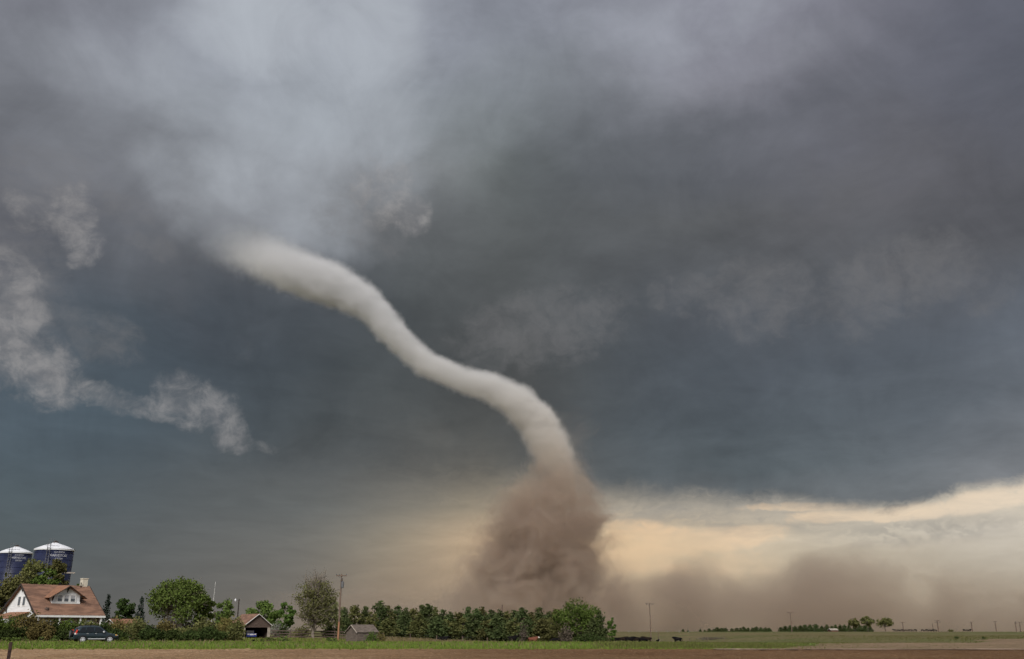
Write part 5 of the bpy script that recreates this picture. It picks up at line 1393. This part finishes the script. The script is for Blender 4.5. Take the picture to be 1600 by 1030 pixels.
# ------------------------------------------------------------------ parked car
def parked_car():
    y = 101.0
    t = thing('parked_car', 'dark green sport utility car with spare wheel on its tail, parked on the grass', 'car', (bearing_x(149, y), y, 0.035), R(38))
    # stations along the length: x, sill z, belt z, half width low, half width belt
    L = 4.4
    st = [(-2.16, 0.55, 0.92, 0.70, 0.74), (-2.08, 0.42, 0.98, 0.80, 0.82), (-1.85, 0.36, 1.02, 0.86, 0.87), (-1.2, 0.32, 1.03, 0.89, 0.88), (-0.4, 0.30, 1.02, 0.90, 0.89),
          (0.5, 0.30, 1.00, 0.90, 0.89), (1.0, 0.31, 0.98, 0.89, 0.87), (1.5, 0.33, 0.92, 0.88, 0.82), (1.9, 0.36, 0.85, 0.84, 0.75), (2.12, 0.42, 0.76, 0.74, 0.66), (2.22, 0.52, 0.68, 0.60, 0.56)]
    m = MB()
    rings = []
    for x, zs, zb, wl, wb in st:
        zm = zs * 0.45 + zb * 0.55
        half = [(0, zs), (wl * 0.85, zs), (wl * 0.97, zs + 0.08), (max(wl, wb) + 0.01, zm), (wb, zb - 0.03), (wb * 0.93, zb + 0.01), (wb * 0.5, zb + 0.035), (0, zb + 0.05)]
        ring = [(x, -a, z) for a, z in half] + [(x, a, z) for a, z in reversed(half[1:-1])]
        rings.append(ring)
    m.loft(rings)
    body = m.build('body', MAT['car_paint'], t, smooth=True)
    # greenhouse: pillars and roof
    cab = [(-2.02, 1.0, 0.80, 1.02, 0.78), (-1.80, 1.02, 0.84, 1.50, 0.66), (-1.55, 1.02, 0.86, 1.645, 0.62), (-0.9, 1.02, 0.87, 1.69, 0.63), (-0.1, 1.01, 0.87, 1.685, 0.63), (0.35, 1.0, 0.87, 1.62, 0.62), (0.75, 0.99, 0.86, 1.33, 0.70), (1.12, 0.98, 0.82, 1.0, 0.80)]
    m = MB()
    rings = []
    for x, zb, wb, zr, wr in cab:
        half = [(0, zb - 0.05), (wb, zb - 0.05), (wb * 0.5 + wr * 0.5 + 0.01, (zb + zr) / 2), (wr + 0.02, zr - 0.05), (wr * 0.86, zr), (0, zr + 0.03)]
        rings.append([(x, -a, z) for a, z in half] + [(x, a, z) for a, z in reversed(half[1:-1])])
    m.loft(rings)
    roof = m.build('cabin', MAT['car_paint'], t, smooth=True)
    def side_y(x, z, s):
        for (xa, zba, wba, zra, wra), (xb, zbb, wbb, zrb, wrb) in zip(cab[:-1], cab[1:]):
            if xa <= x <= xb:
                f = (x - xa) / (xb - xa)
                zb, wb, zr, wr = [p * (1 - f) + q * f for p, q in ((zba, zbb), (wba, wbb), (zra, zrb), (wra, wrb))]
                g = max(0, min(1, (z - zb) / max(0.05, zr - zb)))
                return s * (wb * (1 - g) + wr * g + 0.018)
        return s * 0.85
    for s in (-1, 1):
        for poly in ([(-1.72, 1.07), (-1.12, 1.07), (-1.12, 1.55), (-1.50, 1.54)], [(-1.06, 1.07), (-0.30, 1.06), (-0.30, 1.58), (-1.06, 1.57)], [(-0.22, 1.06), (0.78, 1.05), (0.62, 1.22), (0.28, 1.53), (-0.22, 1.58)]):
            g = MB()
            g.add([(x, side_y(x, z, s), z) for x, z in poly] + [(x, side_y(x, z, s) - s * 0.03, z) for x, z in poly],
                  [tuple(range(len(poly))), tuple(range(2 * len(poly) - 1, len(poly) - 1, -1))])
            g.build('side_window', MAT['car_glass'], t)
    g = MB(); g.add([(-2.035, -0.66, 1.10), (-2.035, 0.66, 1.10), (-1.83, 0.58, 1.50), (-1.83, -0.58, 1.50), (-2.0, -0.66, 1.10), (-2.0, 0.66, 1.10), (-1.80, 0.58, 1.50), (-1.80, -0.58, 1.50)], [(0, 3, 2, 1), (4, 5, 6, 7)]); g.build('rear_window', MAT['car_glass'], t)
    g = MB(); g.add([(1.13, -0.70, 1.05), (1.13, 0.70, 1.05), (0.44, 0.58, 1.60), (0.44, -0.58, 1.60), (1.08, -0.70, 1.03), (1.08, 0.70, 1.03), (0.40, 0.58, 1.58), (0.40, -0.58, 1.58)], [(0, 1, 2, 3), (7, 6, 5, 4)]); g.build('windscreen', MAT['car_glass'], t)
    for s in (-1, 1):
        m = MB(); m.bar((-1.5, s * 0.58, 1.735), (0.1, s * 0.58, 1.74), 0.05, 0.05); m.build('roof_rail', MAT['car_black'], roof)
        for xx in (-0.26, -1.09):                # door seams and handles
            m = MB(); m.bar((xx, s * 0.908, 0.42), (xx, s * 0.90, 1.0), 0.02, 0.012); m.build('door_seam', MAT['car_black'], body)
        for xx in (-0.12, -0.95):
            m = MB(); m.bar((xx - 0.09, s * 0.925, 0.93), (xx + 0.09, s * 0.925, 0.93), 0.03); m.build('door_handle', MAT['alloy'], body)
        m = MB(); m.bar((-0.85, s * 0.915, 0.42), (0.85, s * 0.915, 0.42), 0.03, 0.07); m.build('side_moulding', MAT['alloy'], body)
        m = MB(); m.lathe([(0.02, -0.1), (0.09, -0.06), (0.10, 0.04), (0.03, 0.09)], 10, Matrix.Translation((0.62, s * 1.0, 1.10))); m.build('mirror', MAT['alloy' if s < 0 else 'car_paint'], t)
        m = MB(); m.bar((-2.06, s * 0.75, 0.84), (-1.93, s * 0.80, 1.30), 0.22, 0.16); tl = m.build('taillight', MAT['lamp_red'], t)
        m = MB(); m.bar((-2.10, s * 0.77, 0.86), (-2.06, s * 0.79, 1.0), 0.23, 0.14); m.build('reversing_lamp', MAT['lamp_clear'], tl)
        m = MB(); m.bar((1.86, s * 0.70, 0.76), (2.10, s * 0.60, 0.70), 0.18, 0.16); hl = m.build('headlight', MAT['lamp_clear'], t)
        m = MB(); m.bar((1.86, s * 0.765, 0.80), (2.00, s * 0.73, 0.77), 0.10, 0.13); m.build('indicator', MAT['lamp_amber'], hl)
    m = MB(); m.box(-2.28, -2.05, -0.80, 0.80, 0.40, 0.62); m.build('bumper', MAT['car_paint'], t)
    m = MB(); m.box(2.10, 2.26, -0.66, 0.66, 0.34, 0.55); m.build('bumper', MAT['car_black'], t)
    m = MB(); m.lathe([(0.05, -0.10), (0.33, -0.10), (0.36, -0.05), (0.36, 0.07), (0.33, 0.10), (0.05, 0.10)], 22, Matrix.Translation((-2.30, 0.05, 0.93)) @ Matrix.Rotation(math.pi / 2, 4, 'Y'))
    sp = m.build('spare_wheel', MAT['tyre'], t, smooth=False)
    m = MB(); m.lathe([(0.29, -0.125), (0.29, -0.105), (0.02, -0.13)], 20, Matrix.Translation((-2.30, 0.05, 0.93)) @ Matrix.Rotation(math.pi / 2, 4, 'Y')); m.build('wheel_cover', MAT['grey_metal'], sp)
    for xx in (-1.35, 1.32):
        for s in (-1, 1):
            Mx = Matrix.Translation((xx, s * 0.82, 0.345)) @ Matrix.Rotation(-s * math.pi / 2, 4, 'X') 
            w = bpy.data.objects.new('wheel', None); COL.objects.link(w); w.parent = t
            m = MB(); m.lathe([(0.42, -0.12), (0.42, 0.075), (0.40, 0.09)], 24, Mx, caps=True); m.build('wheel_arch', MAT['car_black'], w)
            m = MB(); m.lathe([(0.22, -0.10), (0.33, -0.10), (0.352, -0.05), (0.352, 0.07), (0.33, 0.105), (0.245, 0.11)], 26, Mx); m.build('tyre', MAT['tyre'], w)
            rm = MB()
            rm.lathe([(0.245, 0.106), (0.245, 0.125), (0.215, 0.128), (0.21, 0.108)], 26, Mx, caps=False)
            rm.lathe([(0.06, 0.108), (0.06, 0.14)], 12, Mx)
            for a in range(6):
                c_, s_ = math.cos(a * math.tau / 6), math.sin(a * math.tau / 6)
                p0, p1 = Mx @ Vector((c_ * 0.05, s_ * 0.05, 0.125)), Mx @ Vector((c_ * 0.225, s_ * 0.225, 0.122))
                rm.bar(p0, p1, 0.075, 0.03, (0, 1, 0))
            rm.build('rim', MAT['alloy'], w)
parked_car()

# ------------------------------------------------------------------ tornado and dust
TORNADO_X = 35.7
FUNNEL_PATH = [[33.8, 161.7, 28.9], [27.7, 190.7, 28.3], [19.7, 215.8, 28.5], [10.7, 237.0, 28.6], [-3.4, 262.8, 28.0], [-25.4, 288.0, 26.5], [-63.1, 310.0, 21.7], [-108.9, 323.3, 18.4], [-153.5, 344.8, 20.2], [-188.4, 375.7, 21.2], [-211.4, 403.3, 23.0], [-239.2, 432.2, 26.6], [-284.9, 456.8, 32.0], [-347.6, 485.5, 37.4], [-411.0, 522.5, 49.1], [-483.9, 570.2, 72.8], [-578.4, 631.3, 117.0]]
COLUMN = [[284.5, 36.0, 34.9], [262.8, 35.6, 39.6], [237.0, 31.8, 42.8], [211.6, 27.2, 46.0], [186.5, 20.9, 52.3], [161.7, 12.3, 66.6], [137.3, 7.1, 75.3], [113.1, 1.9, 81.6], [89.3, -4.0, 88.0], [65.7, -8.2, 95.1], [46.3, -8.4, 107.8], [27.1, -3.7, 126.8], [-3.2, 3.9, 150.6]]

TORNADO_Y = 1200.0


def volume_material(name, build):
    m = bpy.data.materials.new(name)
    m.use_nodes = True
    t = m.node_tree
    t.nodes.clear()
    k = NT(t)
    p = k.n('ShaderNodeTexCoord').outputs['Object']
    density, color, aniso = build(k, p)
    pv = k.n('ShaderNodeVolumePrincipled')
    pv.inputs['Density Attribute'].default_value = ''
    k.put(pv.inputs['Density'], density)
    k.put(pv.inputs['Color'], color)
    pv.inputs['Anisotropy'].default_value = aniso
    o = k.n('ShaderNodeOutputMaterial')
    t.links.new(pv.outputs[0], o.inputs['Volume'])
    return m


def funnel_nodes(k, p):
    nz = k.vm('SUBTRACT', k.noise(p, 0.028, 3.0, 0.55, 0.0, True), (0.5, 0.5, 0.5))
    q = k.vm('ADD', p, k.vm('SCALE', nz, scale=12.0))
    # distance to the bent core line, in units of the local radius
    best = None
    for (x0, z0, r0), (x1, z1, r1) in zip(FUNNEL_PATH[:-1], FUNNEL_PATH[1:]):
        a = (x0, 0.0, z0)
        ab = (x1 - x0, 0.0, z1 - z0)
        L2 = ab[0] ** 2 + ab[2] ** 2
        pa = k.vm('SUBTRACT', q, a)
        tt = k.m('DIVIDE', k.vm('DOT_PRODUCT', pa, ab), L2, clamp=True)
        dist = k.vm('LENGTH', k.vm('SUBTRACT', pa, k.vm('SCALE', ab, scale=tt)))
        u = k.m('DIVIDE', dist, k.m('MULTIPLY_ADD', tt, r1 - r0, r0))
        best = u if best is None else k.m('SMOOTH_MIN', best, u, 0.15)
    x, y, z = k.sep(q)
    rough = k.noise(p, 0.085, 6.0, 0.7)
    e = k.m('ADD', best, k.m('MULTIPLY', k.m('SUBTRACT', rough, 0.5), 0.62))
    # crisp over most of its length, fading out where it meets the cloud base
    topz = k.step(k.m('SUBTRACT', z, k.m('MULTIPLY', x, 0.35)), 560.0, 760.0)
    inner = k.m('SUBTRACT', 0.5, k.m('MULTIPLY', topz, 0.8))
    dens = k.step(e, 1.25, inner)
    dens = k.m('MULTIPLY', k.m('MULTIPLY', dens, dens), k.m('POWER', k.m('SUBTRACT', 1.0, topz), 3.0))
    dens = k.m('MULTIPLY', dens, k.step(z, 168.0, 262.0))
    dens = k.m('MULTIPLY', dens, 0.13)
    col = k.ramp(k.step(z, 170.0, 420.0, typ='LINEAR'), [(0, (0.87, 0.78, 0.68)), (0.28, (0.91, 0.872, 0.825)), (0.6, (0.915, 0.90, 0.882)), (1, (0.905, 0.90, 0.90))])
    return dens, col, 0.0


def column_nodes(k, p):
    x, y, z = k.sep(p)
    zmin, zmax = COLUMN[-1][0], COLUMN[0][0]
    f = k.m('DIVIDE', k.m('SUBTRACT', z, zmin), zmax - zmin, clamp=True)
    pts = sorted([((c[0] - zmin) / (zmax - zmin), c[1] / 200.0 + 0.5, c[2] / 200.0) for c in COLUMN])
    cx = k.m('MULTIPLY', k.m('SUBTRACT', k.fcurve(f, [(a, b) for a, b, c in pts]), 0.5), 200.0)
    rr = k.m('MULTIPLY', k.fcurve(f, [(a, c) for a, b, c in pts]), 200.0)
    n0 = k.vm('SUBTRACT', k.noise(p, 0.012, 3.0, 0.5, 0.0, True), (0.5, 0.5, 0.5))
    q = k.vm('ADD', p, k.vm('SCALE', n0, scale=42.0))
    qx, qy, qz = k.sep(q)
    dx = k.m('SUBTRACT', qx, cx)
    u = k.m('DIVIDE', k.m('SQRT', k.m('ADD', k.m('MULTIPLY', dx, dx), k.m('MULTIPLY', qy, qy))), rr)
    billow = k.noise(k.vm('ADD', q, k.vm('SCALE', n0, scale=30.0)), 0.024, 8.0, 0.76, 0.8)
    e = k.m('ADD', u, k.m('MULTIPLY', k.m('SUBTRACT', billow, 0.5), 2.2))
    body = k.step(e, 1.12, 0.45)
    # thick low down, a thin veil round the foot of the funnel
    prof = k.ramp(f, [(0, (0.45,) * 3), (0.09, (0.6,) * 3), (0.21, (0.95,) * 3), (0.47, (0.95,) * 3), (0.58, (0.6,) * 3), (0.68, (0.30,) * 3), (0.77, (0.12,) * 3), (0.87, (0.045,) * 3), (1, (0, 0, 0))])
    clump = k.step(billow, 0.64, 0.38, 0.2, 1.45)
    dens = k.m('MULTIPLY', k.m('MULTIPLY', body, prof), k.m('MULTIPLY', clump, 0.05))
    tone = k.noise(q, 0.035, 6.0, 0.7, 0.8)
    tf = k.m('ADD', k.m('MULTIPLY', f, 0.75), k.step(tone, 0.3, 0.7, -0.3, 0.3, 'LINEAR'))
    col = k.ramp(tf, [(0.0, (0.665, 0.56, 0.46)), (0.3, (0.58, 0.47, 0.39)), (0.5, (0.645, 0.53, 0.435)), (0.75, (0.78, 0.67, 0.54))])
    return dens, col, 0.1


def bank_nodes(k, p):
    x, y, z = k.sep(p)
    n0 = k.vm('SUBTRACT', k.noise(p, 0.006, 3.0, 0.5, 0.0, True), (0.5, 0.5, 0.5))
    q = k.vm('ADD', p, k.vm('SCALE', n0, scale=60.0))
    puff = k.noise(k.vm('MULTIPLY', q, (1, 0.7, 1.3)), 0.0085, 6.0, 0.62, 0.7)
    big = k.noise(k.vm('MULTIPLY', p, (1, 0.4, 0.2)), 0.0042, 2.0, 0.5)
    top = k.m('ADD', 34.0, k.m('ADD', k.step(big, 0.3, 0.7, -12.0, 58.0, 'LINEAR'), k.step(puff, 0.3, 0.7, -34.0, 48.0, 'LINEAR')))
    right = k.m('ADD', k.step(x, 0.0, 140.0, 0.62, 1.0), k.step(x, 380.0, 650.0, 0.0, 0.35))
    u = k.m('DIVIDE', z, k.m('MULTIPLY', top, right))
    body = k.step(u, 1.25, 0.15)
    ends = k.m('MULTIPLY', k.step(x, -420.0, -60.0), k.step(x, 1500.0, 1250.0))
    ends = k.m('MULTIPLY', ends, k.m('MULTIPLY', k.step(y, -230.0, -120.0), k.step(y, 230.0, 120.0)))
    veil = k.m('MULTIPLY', k.step(z, 150.0, 10.0), 0.10)
    dens = k.m('MULTIPLY', k.m('ADD', k.m('MULTIPLY', body, k.step(puff, 0.36, 0.64, 0.2, 1.5)), veil), k.m('MULTIPLY', ends, 0.0080))
    col = k.mix(k.step(puff, 0.35, 0.65), (0.72, 0.61, 0.50, 1), (0.63, 0.52, 0.43, 1))
    return dens, col, 0.15


def build_tornado():
    root = bpy.data.objects.new('tornado', None)
    COL.objects.link(root)
    root.location = (TORNADO_X, TORNADO_Y, 0)
    root['label'] = 'pale grey rope tornado bending down from the storm cloud into brown dust'
    root['category'] = 'tornado'
    # funnel: a bent tapering tube, its air denser towards the core
    pts = [Vector((x, 0, z)) for x, z, r in FUNNEL_PATH]
    rad = [r * 1.34 + 7 for x, z, r in FUNNEL_PATH]
    fine, fr = [], []
    for i in range(len(pts) - 1):
        p0 = pts[max(i - 1, 0)]; p1 = pts[i]; p2 = pts[i + 1]; p3 = pts[min(i + 2, len(pts) - 1)]
        for j in range(4):
            t = j / 4.0
            fine.append(0.5 * ((2 * p1) + (p2 - p0) * t + (2 * p0 - 5 * p1 + 4 * p2 - p3) * t * t + (3 * p1 - p0 - 3 * p2 + p3) * t ** 3))
            fr.append(rad[i] * (1 - t) + rad[i + 1] * t)
    fine.append(pts[-1]); fr.append(rad[-1])
    m = MB()
    m.tube(fine, fr, 20)
    o = m.build('funnel', MAT['funnel'], root)
    m = MB()
    rings = []
    for z, cx, r in sorted(COLUMN):
        rings.append([(cx + math.cos(a) * (r * 1.32 + 16), math.sin(a) * (r * 1.32 + 16), max(z, -3.0)) for a in [i * math.tau / 28 for i in range(28)]])
    m.loft(rings, caps=True)
    m.build('dust_column', MAT['dust'], root)
    # the low bank of blown soil along the ground
    m = MB()
    xs = [-420 + i * 48 for i in range(41)]
    n = len(xs)
    rows = []
    for v in range(9):
        yy = -230 + 460 * v / 8.0
        rows.append([(xx, yy, 128 + 26 * math.sin(xx * 0.011 + 1) * math.cos(yy * 0.01) - 50 * (abs(v - 4) / 4.0) ** 2 - 75 * S(20, -420, xx)) for xx in xs])
    for r_ in rows:
        m.v += r_
    for v in range(8):
        for i in range(n - 1):
            m.f.append((v * n + i, v * n + i + 1, (v + 1) * n + i + 1, (v + 1) * n + i))
    b0 = len(m.v)
    for r_ in rows:
        m.v += [(a, b, -14.0) for a, b, c in r_]
    for v in range(8):
        for i in range(n - 1):
            m.f.append((b0 + v * n + i, b0 + (v + 1) * n + i, b0 + (v + 1) * n + i + 1, b0 + v * n + i + 1))
    for v in range(8):
        m.f.append((v * n, (v + 1) * n, b0 + (v + 1) * n, b0 + v * n))
        m.f.append((v * n + n - 1, b0 + v * n + n - 1, b0 + (v + 1) * n + n - 1, (v + 1) * n + n - 1))
    for i in range(n - 1):
        m.f.append((i, b0 + i, b0 + i + 1, i + 1))
        m.f.append((8 * n + i, 8 * n + i + 1, b0 + 8 * n + i + 1, b0 + 8 * n + i))
    o = m.build('dust_bank', MAT['bank'])
    o.location = (TORNADO_X, TORNADO_Y + 60, 0)
    o['kind'] = 'stuff'
    o['label'] = 'low bank of brown blown dust along the horizon right of the tornado'
    o['category'] = 'dust'


MAT['funnel'] = volume_material('funnel_air', funnel_nodes)
MAT['dust'] = volume_material('dust_air', column_nodes)
MAT['bank'] = volume_material('bank_air', bank_nodes)
MAT['funnel'].cycles.volume_step_rate = 0.12
MAT['dust'].cycles.volume_step_rate = 0.15
MAT['bank'].cycles.volume_step_rate = 0.25
build_tornado()
